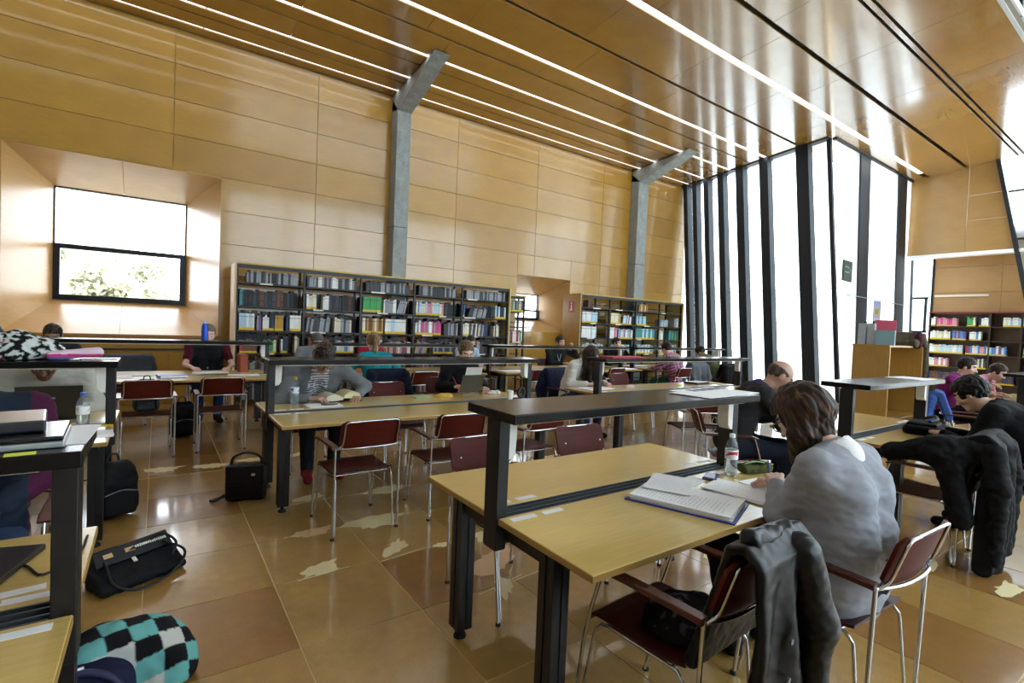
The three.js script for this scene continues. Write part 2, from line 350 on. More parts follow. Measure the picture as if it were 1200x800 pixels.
{
  const w = structure('wall_right_return', 0, 0, -5.95), top = ceilY(-5.95), LX = 0.085, J = 2.75;
  const at = (x, y) => x + (top - y) * LX;
  let prev = 14.0;
  for (const [a, b] of [[15.5, 16.15], [18.28, 18.95], [19.62, 19.75]]) {
    mesh('fin', slab(V(at(a, 0), 0, 0.04), V(at(b, 0), 0, 0.04), V(b, top + 0.02, 0.04), V(a, top + 0.02, 0.04), 0.3), mullionDark, w);
    for (const [y0, y1] of [[0.02, J - 0.006], [J + 0.006, top + 0.02]]) {
      const zl = (y) => prev === 14.0 ? 14.0 : at(prev, y), zz = (y) => prev === 14.0 ? (top - y) * 0.085 : 0;
      mesh('pane', quad(V(zl(y0), y0, zz(y0)), V(at(a, y0), y0, 0), V(at(a, y1), y1, 0), V(zl(y1), y1, zz(y1))), frosted, w);
    }
    prev = b;
  }
  mesh('pane_joint', slab(V(14.05, J - 0.008, 0.3), V(19.9, J - 0.008, 0.01), V(19.9, J + 0.008, 0.01), V(14.05, J + 0.008, 0.3), 0.02), M('#8fa0a8', 0.5), w);
  mesh('head_rail', slab(V(13.95, top - 0.035, 0.06), V(19.8, top - 0.035, 0.06), V(19.8, top + 0.02, 0.06), V(13.95, top + 0.02, 0.06), 0.1), mullionDark, w);
}
// ---- far end: wooden header over the passage, glass beside it, panelled wall behind
{
  const h = structure('wall_far', 19.5, 0, 0), zr = (y) => -3.95 + (6.66 - y) * 0.193;
  const piece = (z0, y0, y1, z1) => { const q = z1 === undefined ? [V(0, y0, z0), V(0, y0, zr(y0) - 0.01), V(0, y1, zr(y1) - 0.01), V(0, y1, z0)] : [V(0, y0, z0), V(0, y0, z1), V(0, y1, z1), V(0, y1, z0)]; return metric(slab(q[1], q[0], q[3], q[2], 0.05)); };
  const wood = M('#ab8042', 0.4, { map: grain, clearcoat: 0.4, clearcoatRoughness: 0.25 });
  mesh('header_panel', piece(-6.2, 4.3, 6.95, -4.56), wood, h);
  for (const [a, b] of [[4.3, 5.22], [5.226, 5.95], [5.956, 6.95]]) mesh('header_panel', piece(-4.554, a, b), wood, h);
  mesh('white_edge', box(0.3, 0.1, 2.9, 0.02, 4.25, -4.75), M('#f0f0ee', 0.5), h);
  mesh('slanted_post', slab(V(-0.04, 0, zr(0) + 0.1), V(-0.04, 0, zr(0)), V(-0.04, 7, zr(7)), V(-0.04, 7, zr(7) + 0.09), 0.12), mullionDark, h);
  const panes = [[-3.9, -1.5], [-1.4, 1], [1.1, 3.5], [3.6, 6]], ysplit = [0.02, 1.6, 3.2, 4.6, 5.95, 8.3];
  panes.forEach(([a, b], i) => {
    for (let k = 0; k + 1 < ysplit.length; k++) {
      const y0 = ysplit[k], y1 = ysplit[k + 1] - 0.05, z0 = i ? a : zr(y0) + 0.09, z1 = i ? a : zr(y1) + 0.09; if (z0 > b) continue;
      mesh('pane', quad(V(0, y0, b), V(0, y0, z0), V(0, y1, min(z1, b)), V(0, y1, b)), frosted, h);
      mesh('transom', box(0.06, 0.05, b - z1, 0, y1 + 0.025, (b + z1) / 2), mullionDark, h);
    }
    mesh('fin', box(0.16, 8.3, 0.1, 0, 4.15, b + 0.05), mullionDark, h);
  });
  const p = structure('wall_passage', 20.5, 0, 0);
  for (let k = 0; k < 6; k++) for (const [a, b] of [[-5.5, -3.9], [-3.9, -1.6], [-1.6, 0.7]])
    mesh('wall_panel', metric(cbox(0.03, 0.79, b - a - 0.006, 0.002, 0, 0.4 + k * 0.8, (a + b) / 2)), M('#b28447', 0.4, { map: grain, clearcoat: 0.4, clearcoatRoughness: 0.3 }), p);
  mesh('wall_core', [box(0.2, 5, 6.4, 0.12, 2.5, -2.3), box(0.9, 0.15, 6.6, -0.4, 4.9, -2.9)], M('#8a6a3c', 0.8), p);
  mesh('handrail', box(0.06, 0.06, 1.3, -0.08, 3.1, -4.8), M('#d8cdb8', 0.4), p);
  const w3 = structure('window_3', 20.5, 0, 0);
  mesh('pane', quad(V(0, 0.05, -5.52), V(0, 0.05, -7.4), V(0, 4.8, -7.4), V(0, 4.8, -5.52)), frosted, w3);
  mesh('window_frame', [box(0.08, 0.07, 0.75, 0, 3.05, -6.0), box(0.08, 0.07, 0.75, 0, 1.95, -6.0), box(0.08, 1.15, 0.07, 0, 2.5, -5.68), box(0.08, 4.8, 0.06, 0, 2.4, -5.53), box(0.08, 1.15, 0.06, 0, 2.5, -6.4)], frameDark, w3);
  mesh('pane', quad(V(-0.7, 0.05, -7.4), V(0.1, 0.05, -7.4), V(0.1, 4.8, -7.4), V(-0.7, 4.8, -7.4)), frosted, w3);
}
// ---- the rest of the hall, behind and beside the camera
{
  const paleBounce = M('#e2dfd8', 0.7);  // unseen side and rear walls made off-white to bounce neutral light forward
  const l = structure('wall_left'); mesh('wall_slab', metric(box(0.25, 8.6, 17, -7.22, 4.2, -2.1)), paleBounce, l);
  const b = structure('wall_rear');   // unseen glazing added over a low pale parapet to light the foreground
  mesh('wall_slab', [box(27.2, 1.1, 0.25, 6.4, 0.4, 6.15), box(27.2, 1.2, 0.25, 6.4, 7.9, 6.15), box(9.7, 6.4, 0.25, -2.35, 4.1, 6.15), box(4.4, 6.4, 0.25, 17.8, 4.1, 6.15)].map((g) => metric(g)), paleBounce, b);
  for (let x = 2.5; x < 15.5; x += 2.62) {
    mesh('pane', quad(V(x + 2.56, 0.95, 6.15), V(x + 0.06, 0.95, 6.15), V(x + 0.06, 7.3, 6.15), V(x + 2.56, 7.3, 6.15)), frosted, b);
    mesh('mullion', box(0.12, 6.35, 0.16, x, 4.12, 6.15), mullionDark, b);
  }
  const t = structure('ceiling_upper'); mesh('roof_slab', metric(box(27.2, 0.25, 8.9, 6.4, 8.42, 1.8)), M('#e6e5e1', 0.7), t);  // unseen roof whitened so its bounce brightens the near tables
  const c = structure('window_4', 0, 0, WALL + END * cos(TH) + 0.03);
  const y0 = ceilY(-2.25) + 0.02;
  for (let x = -7; x < 19.4; x += 2.65) {
    mesh('pane', quad(V(x + 0.06, y0 + 0.1, 0), V(x + 2.65, y0 + 0.1, 0), V(x + 2.65, 8.28, 0), V(x + 0.06, 8.28, 0)), frosted, c);
    mesh('mullion', box(0.07, 8.3 - y0, 0.1, x + 0.03, (8.3 + y0) / 2, 0), mullionDark, c);
  }
  mesh('sill', box(26.6, 0.12, 0.12, 6.3, y0 + 0.06, 0), M('#d5d8da', 0.5), c);
  mesh('ceiling_edge', box(26.6, 0.3, 0.06, 6.3, y0 + 0.12, -0.06), M('#c9cdd0', 0.5), c);
}
// ---- outdoors: paved ground and a leafy bare-branched tree row beyond the big window
{
  const g = structure('ground'); mesh('paving', box(140, 0.3, 140, 0, -0.65, -20), M('#a8a79c', 0.9), g);
  const bark = M('#b0ada6', 0.9), leaf = M('#dcddcb', 0.8, { transmission: 0.4, thickness: 0 });
  const spots = [[-4.6, -22, 5.0, 'low pale-leaved tree beyond the big window, nearest its left jamb'], [-2.6, -24, 5.4, 'low pale-leaved tree beyond the middle of the big window'], [-0.6, -23, 5.2, 'low pale-leaved tree beyond the big window, nearest its right jamb'], [-1.8, -20, 4.4, 'small pale-leaved tree standing closest to the big window'], [15.6, -23, 4.6, 'low pale tree beyond the small window niche']];
  spots.forEach(([x, z, h, label], n) => {
    const r = rng(77 + n), o = thing('tree', label, 'tree', x, -0.5, z, 0, 'trees outside the windows'), limbs = [], leaves = [];
    const grow = (p, d, len, rad, lvl) => {
      const e = p.clone().addScaledVector(d, len), mid = p.clone().lerp(e, 0.5).add(V((r() - 0.5) * len * 0.16, 0, (r() - 0.5) * len * 0.16));
      limbs.push(tube([p, mid, e], rad, 3, lvl < 2 ? 6 : 3));
      if (lvl >= 3) for (let k = 0; k < 9; k++) { const q = p.clone().lerp(e, r()).add(V(r() - 0.5, r() - 0.5, r() - 0.5).multiplyScalar(0.5)), lg = new THREE.CircleGeometry(0.05 + 0.04 * r(), 5); lg.rotateX(r() * 6); lg.rotateY(r() * 6); lg.translate(q.x, q.y, q.z); leaves.push(lg); }
      if (lvl < 4) for (let k = 0; k < (lvl ? 4 : 6); k++) {
        const nd = d.clone().multiplyScalar(0.75).add(V(r() - 0.5, r() * 0.55 - 0.05, r() - 0.5).multiplyScalar(1.35)).normalize();
        grow(p.clone().lerp(e, 0.35 + 0.65 * r()), nd, len * (0.5 + 0.25 * r()), rad * 0.52, lvl + 1);
      }
    };
    grow(V(0, 0, 0), V(0, 1, 0), h * 0.45, 0.07, 0);
    mesh('trunk', limbs, bark, o); const lm = mesh('foliage', leaves, leaf, o); lm.userData.kind = 'stuff';
  });
}
// ================================================================ FURNITURE
const TOP = 0.74, SHELF = 1.2;
// ---- reading table: two desktops with a cable tray between, black frame, raised shelf on two posts
const legShape = (() => { const a = 0.04, b = 0.045, n = 0.006; return [[-a, -b], [-n, -b], [-n, -b + 0.005], [n, -b + 0.005], [n, -b], [a, -b], [a, -n], [a - 0.005, -n], [a - 0.005, n], [a, n], [a, b], [n, b], [n, b - 0.005], [-n, b - 0.005], [-n, b], [-a, b], [-a, n], [-a + 0.005, n], [-a + 0.005, -n], [-a, -n]]; })();
const legGeo = (() => { const g = extrude(legShape, 0.655); g.rotateX(PI / 2); g.translate(0, 0.3775, 0); return metric(g); })();
const footGeo = join([cyl(0.012, 0.012, 0.05, 0, 0.035, 0, 10), cyl(0.026, 0.032, 0.014, 0, 0.012, 0, 14), cyl(0.032, 0.032, 0.005, 0, 0.0025, 0, 14)]);
const plateGeo = (() => { const g = extrude([[0, 0.97], [0.03, 0.975], [0.05, 1.0], [0.055, 1.08], [0.055, 1.148], [0, 1.148]], 0.075, 0.004); return g; })();
function readingTable(x0, x1, zc, label, o = {}) {
  const L = x1 - x0, t = thing('reading_table', label, 'table', (x0 + x1) / 2, 0, zc), e = L / 2;
  for (const s of [-1, 1]) {
    const d = mesh('desktop', metric(cbox(L, 0.028, 0.562, 0.003, 0, TOP - 0.014, s * 0.339)), desk, t);
    mesh('edge_band', [box(L + 0.001, 0.022, 0.003, 0, TOP - 0.015, s * 0.6205), ...[-1, 1].map((q) => box(0.003, 0.022, 0.562, q * (e + 0.0002), TOP - 0.015, s * 0.339))], deskEdge, d);
    mesh('long_rail', box(L - 0.22, 0.06, 0.03, 0, 0.677, s * 0.3), blackSteel, t);
    for (const q of [-1, 1]) {
      const l = mesh('leg', legGeo, blackSteel, t, q * (e - 0.07), 0, s * 0.345);
      mesh('levelling_foot', footGeo, rubber, l);
    }
  }
  for (const q of [-1, 1]) {
    mesh('end_beam', [box(0.05, 0.07, 0.62, q * (e - 0.07), 0.672, 0), box(0.05, 0.03, 1.1, q * (e - 0.07), 0.695, 0)], blackSteel, t);
    mesh('shelf_post', [cbox(0.055, 0.555, 0.1, 0.004, q * (e - 0.02), 0.8775, 0), box(0.05, 0.06, 0.09, q * (e - 0.02), 0.625, 0)], blackSteel, t);
    if (o.plain === q) continue;
    const g = plateGeo.clone(); if (q > 0) g.rotateY(PI);
    mesh('cable_cover', g, whitePlastic, t, q * (e - 0.048), 0, 0.012 * q);
  }
  mesh('cable_tray', [box(L - 0.1, 0.006, 0.112, 0, TOP - 0.02, 0), ...[-0.052, -0.02, 0.02, 0.052].map((z) => box(L - 0.1, 0.018, 0.006, 0, TOP - 0.01, z))], trayGrey, t);
  mesh('shelf', metric(cbox(L + 0.05, 0.042, 0.37, 0.005, 0, SHELF - 0.021, -0.01)), shelfBlack, t);
  mesh('light_trough', cbox(L - 0.12, 0.012, 0.05, 0.003, 0, SHELF - 0.049, 0.1), whitePlastic, t);
  const tag = metric(box(0.11, 0.0012, 0.035));
  for (const q of o.tags ?? [-1, 1]) for (const s of [-1, 1]) for (const [k, w] of [[0.1, 0.13], [0.26, 0.11]]) {
    const m = mesh('seat_label', tag, paper, t, q * (e - k), TOP + 0.0007, s * 0.1); m.scale.x = w / 0.11;
  }
  return t;
}
const tables = {
  F: readingTable(1.19, 2.98, -1.785, 'reading table bearing open papers, water bottle and pencil case'),
  L: readingTable(-1.97, -0.17, -1.785, 'reading table with a closed laptop and folder on its black shelf', { plain: 1 }),
  RR: readingTable(4.68, 6.5, -1.785, 'reading table with a black laptop bag lying on its desktop'),
  M: readingTable(0.77, 3.52, -4.62, 'long reading table where a man in a grey cardigan reads'),
  L2: readingTable(-2.05, -0.24, -4.55, 'reading table with a patterned scarf on its black shelf'),
  R: readingTable(4.62, 7.9, -4.62, 'long reading table with a red folder on its black shelf'),
  T3a: readingTable(-2.4, 1.3, -7.85, 'reading table under the big window niche'),
  T3b: readingTable(1.95, 4.62, -7.85, 'reading table where a person in teal sits, before the long bookshelf'),
  T3c: readingTable(5.02, 8.6, -7.85, 'reading table before the small window niche'),
  T3d: readingTable(8.95, 12.4, -7.85, 'reading table before the bookshelf beside the striped glass wall'),
  FAR: readingTable(9.3, 12.4, -1.5, 'reading table beside the low wooden bookcase'),
};

// ---- stacking armchair: chrome tubes, dark red plywood seat, back and arms
function curvedPanel(w, h, t, bulge, r, nx = 14, ny = 8) {
  const front = [], back = [], idx = [];
  for (let j = 0; j <= ny; j++) for (let i = 0; i <= nx; i++) {
    const y = (j / ny - 0.5) * h, dy = max(0, abs(y) - (h / 2 - r)), hw = w / 2 - r + sqrt(max(0, r * r - dy * dy)), x = (i / nx * 2 - 1) * hw, z = bulge * ((2 * x / w) ** 2 - 1);
    front.push(V(x, y, z)); back.push(V(x, y, z - t));
  }
  const N = front.length, P = [...front, ...back], at = (i, j) => j * (nx + 1) + i;
  for (let j = 0; j < ny; j++) for (let i = 0; i < nx; i++) {
    const a = at(i, j), b = at(i + 1, j), c = at(i + 1, j + 1), d = at(i, j + 1);
    idx.push(a, b, c, a, c, d, N + b, N + a, N + d, N + b, N + d, N + c);
  }
  const rim = []; for (let i = 0; i < nx; i++) rim.push(at(i, 0)); for (let j = 0; j < ny; j++) rim.push(at(nx, j)); for (let i = nx; i > 0; i--) rim.push(at(i, ny)); for (let j = ny; j > 0; j--) rim.push(at(0, j));
  const pos = P.flatMap((p) => [p.x, p.y, p.z]), base = P.length; rim.forEach((k) => pos.push(...P[k].toArray(), ...P[N + k].toArray()));
  rim.forEach((_, k) => { const n = (k + 1) % rim.length, a = base + 2 * k, b = base + 2 * n; idx.push(b, a, a + 1, b, a + 1, b + 1); });
  const g = new THREE.BufferGeometry(); g.setAttribute('position', new THREE.Float32BufferAttribute(pos, 3)); g.setIndex(idx); g.computeVertexNormals();
  return metric(g.toNonIndexed());
}
const chairGroup = 'stacking armchairs of chrome tube and dark red plywood';
function makeChair(label) {
  const t = thing('armchair', label, 'chair', 0, 0, 0, 0, chairGroup), X = 0.24;
  const prof = [[-0.215, 0.463], [-0.16, 0.449], [-0.06, 0.44], [0.04, 0.444], [0.13, 0.452], [0.185, 0.45], [0.215, 0.43], [0.222, 0.41]];
  const th = 0.013, out = [...prof, ...prof.slice().reverse().map(([z, y], i) => [z - (i < 2 ? th : 0), y - (i < 2 ? 0.004 : th)])];
  const seat = extrude(out, 0.43, 0.003); seat.rotateY(-PI / 2); mesh('seat', metric(seat), chairWood, t);
  const back = curvedPanel(0.44, 0.205, 0.013, 0.026, 0.032); back.rotateX(-0.3); back.translate(0, 0.755, -0.31);
  mesh('backrest', back, chairBackWood, t);
  const bolt = new THREE.SphereGeometry(0.008, 8, 5); bolt.scale(1, 1, 0.5);
  for (const s of [-1, 1]) mesh('bolt', bolt, chrome, t, s * 0.165, 0.74, -0.287);
  for (const s of [-1, 1]) {
    const arm = extrude([[-0.29, 0.642], [-0.2, 0.645], [0, 0.648], [0.1, 0.645], [0.15, 0.636], [0.155, 0.646], [0.1, 0.665], [0, 0.668], [-0.2, 0.667], [-0.29, 0.665]], 0.045, 0.004); arm.rotateY(-PI / 2);
    mesh('arm', metric(arm), armWood, t, s * X, 0, 0);
    const rear = mesh('leg', bent([[s * X, 0.006, -0.27], [s * X, 0.645, -0.285]], 0.0085), chrome, t);
    const fro = mesh('leg', bent([[s * X, 0.006, 0.25], [s * X, 0.4, 0.2], [s * X, 0.642, 0.13]], 0.0085, 0.1), chrome, t);
    for (const [m, z] of [[rear, -0.27], [fro, 0.25]]) mesh('foot_cap', cyl(0.013, 0.015, 0.014, s * X, 0.007, z, 10), rubber, m);
    mesh('seat_tube', bent([[s * (X - 0.022), 0.02, -0.25], [s * (X - 0.03), 0.425, -0.21], [s * (X - 0.03), 0.425, 0.17], [s * (X - 0.022), 0.02, 0.24]], 0.007, 0.05), chrome, t);
  }
  mesh('back_frame', bent([[-X, 0.64, -0.285], [-0.2, 0.665, -0.312], [-0.196, 0.843, -0.366], [0.196, 0.843, -0.366], [0.2, 0.665, -0.312], [X, 0.64, -0.285]], 0.0065, 0.03), chrome, t);
  mesh('back_bar', tube([[-X, 0.645, -0.285], [-0.15, 0.648, -0.32], [0, 0.65, -0.335], [0.15, 0.648, -0.32], [X, 0.645, -0.285]], 0.008, 16, 8), chrome, t);
  for (const z of [0.12, -0.16]) mesh('seat_bar', bent([[-0.2, 0.42, z], [0.2, 0.42, z]], 0.007), chrome, t);
  return t;
}
let chair0;
function chair(x, z, turn, label) {
  if (!chair0) { chair0 = makeChair(label); chair0.position.set(x, 0, z); chair0.rotation.y = turn; return chair0; }
  return copyOf(chair0, x, 0, z, turn, label);
}
const OUT = PI, IN = 0;   // OUT: the sitter looks towards the panelled wall; IN: away from it
chair(1.26, -3.82, OUT + 0.03, 'empty dark red armchair at the long table, opposite the man in grey cardigan');
chair(2.02, -3.8, OUT - 0.05, 'empty dark red armchair at the long table, next to the one opposite the grey cardigan');
chair(2.86, -3.78, OUT + 0.05, 'empty dark red armchair at the long table, opposite the tablet easel');
chair(1.7, -2.36, IN + 0.04, 'empty dark red armchair facing the leather-coat chair across the paper-strewn table');
chair(2.53, -2.36, IN - 0.03, 'empty dark red armchair facing the woman in grey across the paper-strewn table');
chair(1.64, -1.2, OUT + 0.06, 'dark red armchair carrying a black leather coat');
chair(2.42, -0.97, OUT - 0.04, 'dark red armchair under the woman in a grey sweater');
chair(4.8, -1.3, OUT + 0.05, 'dark red armchair carrying a long black coat');
chair(5.66, -0.82, OUT, 'dark red armchair under the young man in black');
chair(4.46, -2.64, IN + 0.8, 'dark red armchair under the balding man');
chair(5.98, -2.42, IN, 'empty dark red armchair beside the balding man');
chair(1.33, -5.5, IN, 'dark red armchair under the man in grey cardigan');
chair(2.2, -5.26, IN + 0.03, 'empty dark red armchair between the grey cardigan and the person with the tablet');
chair(3.08, -5.62, IN, 'dark red armchair under the person drawing at the tablet');
chair(5.1, -5.6, IN, 'dark red armchair under the woman in white sweater');
chair(6.35, -5.5, IN, 'empty dark red armchair beside the woman in white sweater');
chair(5.35, -3.7, OUT - 0.5, 'empty dark red armchair turned askew at the table with red folder');
chair(6.5, -3.85, OUT, 'empty dark red armchair tucked at the table with red folder');
chair(-0.08, -6.72, OUT + 0.04, 'dark red armchair with a grey backpack on its seat');
chair(0.62, -6.8, OUT, 'empty dark red armchair opposite the man in a dark vest');
chair(0.62, -8.75, IN, 'dark red armchair under the man in a dark vest');
chair(-0.35, -8.7, IN, 'dark red armchair wearing a dark jacket under the big window');
chair(-1.1, -8.8, IN, 'dark red armchair under the dark-haired person by the big window');
chair(2.5, -6.75, OUT, 'dark red armchair with navy coat under the person in teal');
chair(3.2, -7.05, OUT + 0.05, 'empty dark red armchair beside the person in teal');
chair(2.15, -8.85, IN, 'dark red armchair under the grey-haired man');
chair(3.15, -8.85, IN, 'dark red armchair under the person in red');
chair(5.1, -8.85, IN, 'dark red armchair under the person in pale blue by the bookshelf end');
chair(5.35, -7.0, OUT, 'empty dark red armchair before the man with a lanyard');
chair(7.2, -7.0, OUT, 'empty dark red armchair opposite the man resting chin on hand');
chair(7.4, -8.8, IN, 'dark red armchair under the man with a lanyard');
chair(9.2, -8.8, IN, 'dark red armchair under the man resting chin on hand');
chair(8.95, -6.75, OUT, 'dark red armchair under the person in plaid shirt');
chair(10.5, -6.75, OUT, 'dark red armchair under the person in olive shirt');
chair(-0.62, -3.0, IN, 'dark red armchair under the person in navy vest');
chair(-0.75, -5.6, IN, 'dark red armchair under the person behind the laptop');
chair(9.7, -2.35, IN - 0.2, 'dark red armchair with denim jacket under the person in magenta');
chair(11.2, -2.4, IN, 'dark red armchair under the person in pale pink');

// ---- books: shared geometries (a few colours, with or without the yellow shelf mark at the foot of the spine)
const bookCols = { white: '#dfe0dc', cream: '#d8cfb4', grey: '#8e9196', dark: '#3a3c42', black: '#1b1c20', tan: '#b08a3c', navy: '#23345c', blue: '#4a79b8', pale: '#a9c6d8', teal: '#3f8588', green: '#3f9a55', red: '#a5252e', pink: '#c4477f', brown: '#6b4026', purple: '#6a4a86', rose: '#c98492' };
const bookGeos = new Map(), bookMat = new THREE.MeshPhysicalMaterial({ vertexColors: true, roughness: 0.6 });
function bookGeo(col, mark) {
  const k = col + mark; if (bookGeos.has(k)) return bookGeos.get(k);
  const g = new THREE.BoxGeometry(1, 1, 1, 1, 20, 1).toNonIndexed(), p = g.attributes.position, c = new Float32Array(p.count * 3), A = new THREE.Color(bookCols[col]), Y = new THREE.Color('#d8b51e'), W = new THREE.Color('#d9d3c0'), D = A.clone().multiplyScalar(0.55);
  for (let i = 0; i < p.count; i += 3) {
    const y = (p.getY(i) + p.getY(i + 1) + p.getY(i + 2)) / 3 + 0.5, nx = g.attributes.normal, q = nx.getY(i) > 0.5 ? W : (mark && y < 0.15) ? Y : (y > 0.78 && y < 0.84) ? D : A;
    for (let j = 0; j < 3; j++) c.set([q.r, q.g, q.b], (i + j) * 3);
  }
  g.setAttribute('color', new THREE.BufferAttribute(c, 3)); bookGeos.set(k, g); return g;
}
const bookRand = rng(4242), pending = new Map(); let bookCount = 0;
// one book standing on a shelf: its spine looks to +z of the frame (turn about y)
function book(col, mark, w, h, d, x, y, z, turn, tilt, where, own, spot) {
  const m = new THREE.Matrix4().compose(V(x, y, z), new THREE.Quaternion().setFromEuler(new THREE.Euler(0, turn, tilt, 'YZX')), V(w, h, d));
  m.multiply(new THREE.Matrix4().makeTranslation(0, 0.5, 0));
  const look = { white: 'white', cream: 'cream', grey: 'grey', dark: 'dark grey', black: 'black', tan: 'tan', navy: 'navy', blue: 'blue', pale: 'pale blue', teal: 'teal', green: 'green', red: 'red', pink: 'pink', brown: 'brown', purple: 'purple', rose: 'rose' }[col];
  if (own && bookCount < 296) {
    bookCount++;
    const b = mesh(numbered('book'), bookGeo(col, mark), bookMat, scene); b.applyMatrix4(m);
    b.userData = { label: spot ? `${look} book ${mark ? 'with yellow mark, ' : 'standing in '}${spot}` : `${look} spined book ${mark ? 'with yellow mark ' : ''}on ${where}`, category: 'book', group: `${look} books ${mark ? 'with yellow marks, ' : ''}${spot ?? 'on ' + where}` };
  } else { const g = bookGeo(col, mark).clone().applyMatrix4(m); if (!pending.has(where)) pending.set(where, []); pending.get(where).push(g); }
}
function bookRow(x0, x1, y, zf, turn, cols, o, where, own) {   // along the shelf from x0 to x1, spines at zf
  let x = x0 + 0.01; const H = o.h ?? 0.27, tilt = o.tilt ?? 0;
  while (true) {
    const w = (o.w ?? 0.036) * (0.75 + 0.5 * bookRand()), h = H * (o.same ? 1 : 0.84 + 0.2 * bookRand()), d = 0.16 + 0.05 * bookRand();
    if (x + w + tilt * h > x1) break;
    const col = cols[floor(bookRand() * cols.length)], c = x + w / 2 + tilt * h * 0.5 * 0;
    if (turn === 0) book(col, o.mark ?? false, w * 0.94, h, d, c, y + 0.002, zf - d / 2 - 0.01 * bookRand(), 0, -tilt, where, own, o.spot);
    else book(col, o.mark ?? false, w * 0.94, h, d, zf + d / 2 + 0.01 * bookRand(), y + 0.002, c, turn, 0, where, own, o.spot);
    x += w + tilt * 0.012;
  }
}
// ---- steel shelving with open back
function shelving(label, x0, x1, zf, ups, levels, top, o = {}) {
  const t = thing('bookshelf', label, 'bookshelf', (x0 + x1) / 2, 0, zf), X = (x) => x - (x0 + x1) / 2, D = o.d ?? 0.42;
  for (const u of ups) mesh('upright', [box(0.035, top - 0.03, 0.04, X(u), (top - 0.03) / 2, -0.03), box(0.035, top - 0.03, 0.04, X(u), (top - 0.03) / 2, -D + 0.03)], shelfSteel, t);
  for (let i = 0; i + 1 < ups.length; i++) for (const [k, y] of levels.entries()) {
    const b = mesh('shelf_board', cbox(ups[i + 1] - ups[i] - 0.04, 0.028, D, 0.003, X((ups[i] + ups[i + 1]) / 2), y - 0.014, -D / 2), shelfSteel, t);
    if (bookRand() > 0.35 && y > 0.8) mesh('label_holder', box(0.16 + 0.12 * bookRand(), 0.026, 0.004, X(ups[i]) + 0.15 + 0.5 * bookRand(), y - 0.014, 0.003), whitePlastic, b);
    if (k < levels.length) mesh('back_stop', box(ups[i + 1] - ups[i] - 0.04, 0.02, 0.01, X((ups[i] + ups[i + 1]) / 2), y + 0.1, -D / 2), shelfSteel, t);
  }
  mesh('top_board', metric(cbox(x1 - x0, 0.03, D + 0.04, 0.003, 0, top, -D / 2)), M('#c9a53a', 0.45, { map: grain }), t);
  mesh('top_rail', box(x1 - x0 - 0.04, 0.06, 0.03, 0, top - 0.045, -0.01), shelfSteel, t);
  for (const [x, on] of [[x0, o.endL], [x1, o.endR]]) if (on) mesh('end_panel', metric(cbox(0.035, top, D + 0.06, 0.003, X(x), top / 2, -D / 2), true), on, t);
  return t;
}
const paleEnd = M('#cfae84', 0.45, { map: grain });
const LV = [0.12, 0.52, 0.92, 1.31, 1.72, 2.12], BZ = -9.55, ups1 = [1.08, 2.15, 3.18, 4.28, 5.4, 6.6];
shelving('long black steel bookshelf with pale end panel on the panelled wall', 1.05, 6.63, BZ, ups1, LV, 2.43, { endL: paleEnd, endR: caseEdge });
const where1 = 'the long black bookshelf';
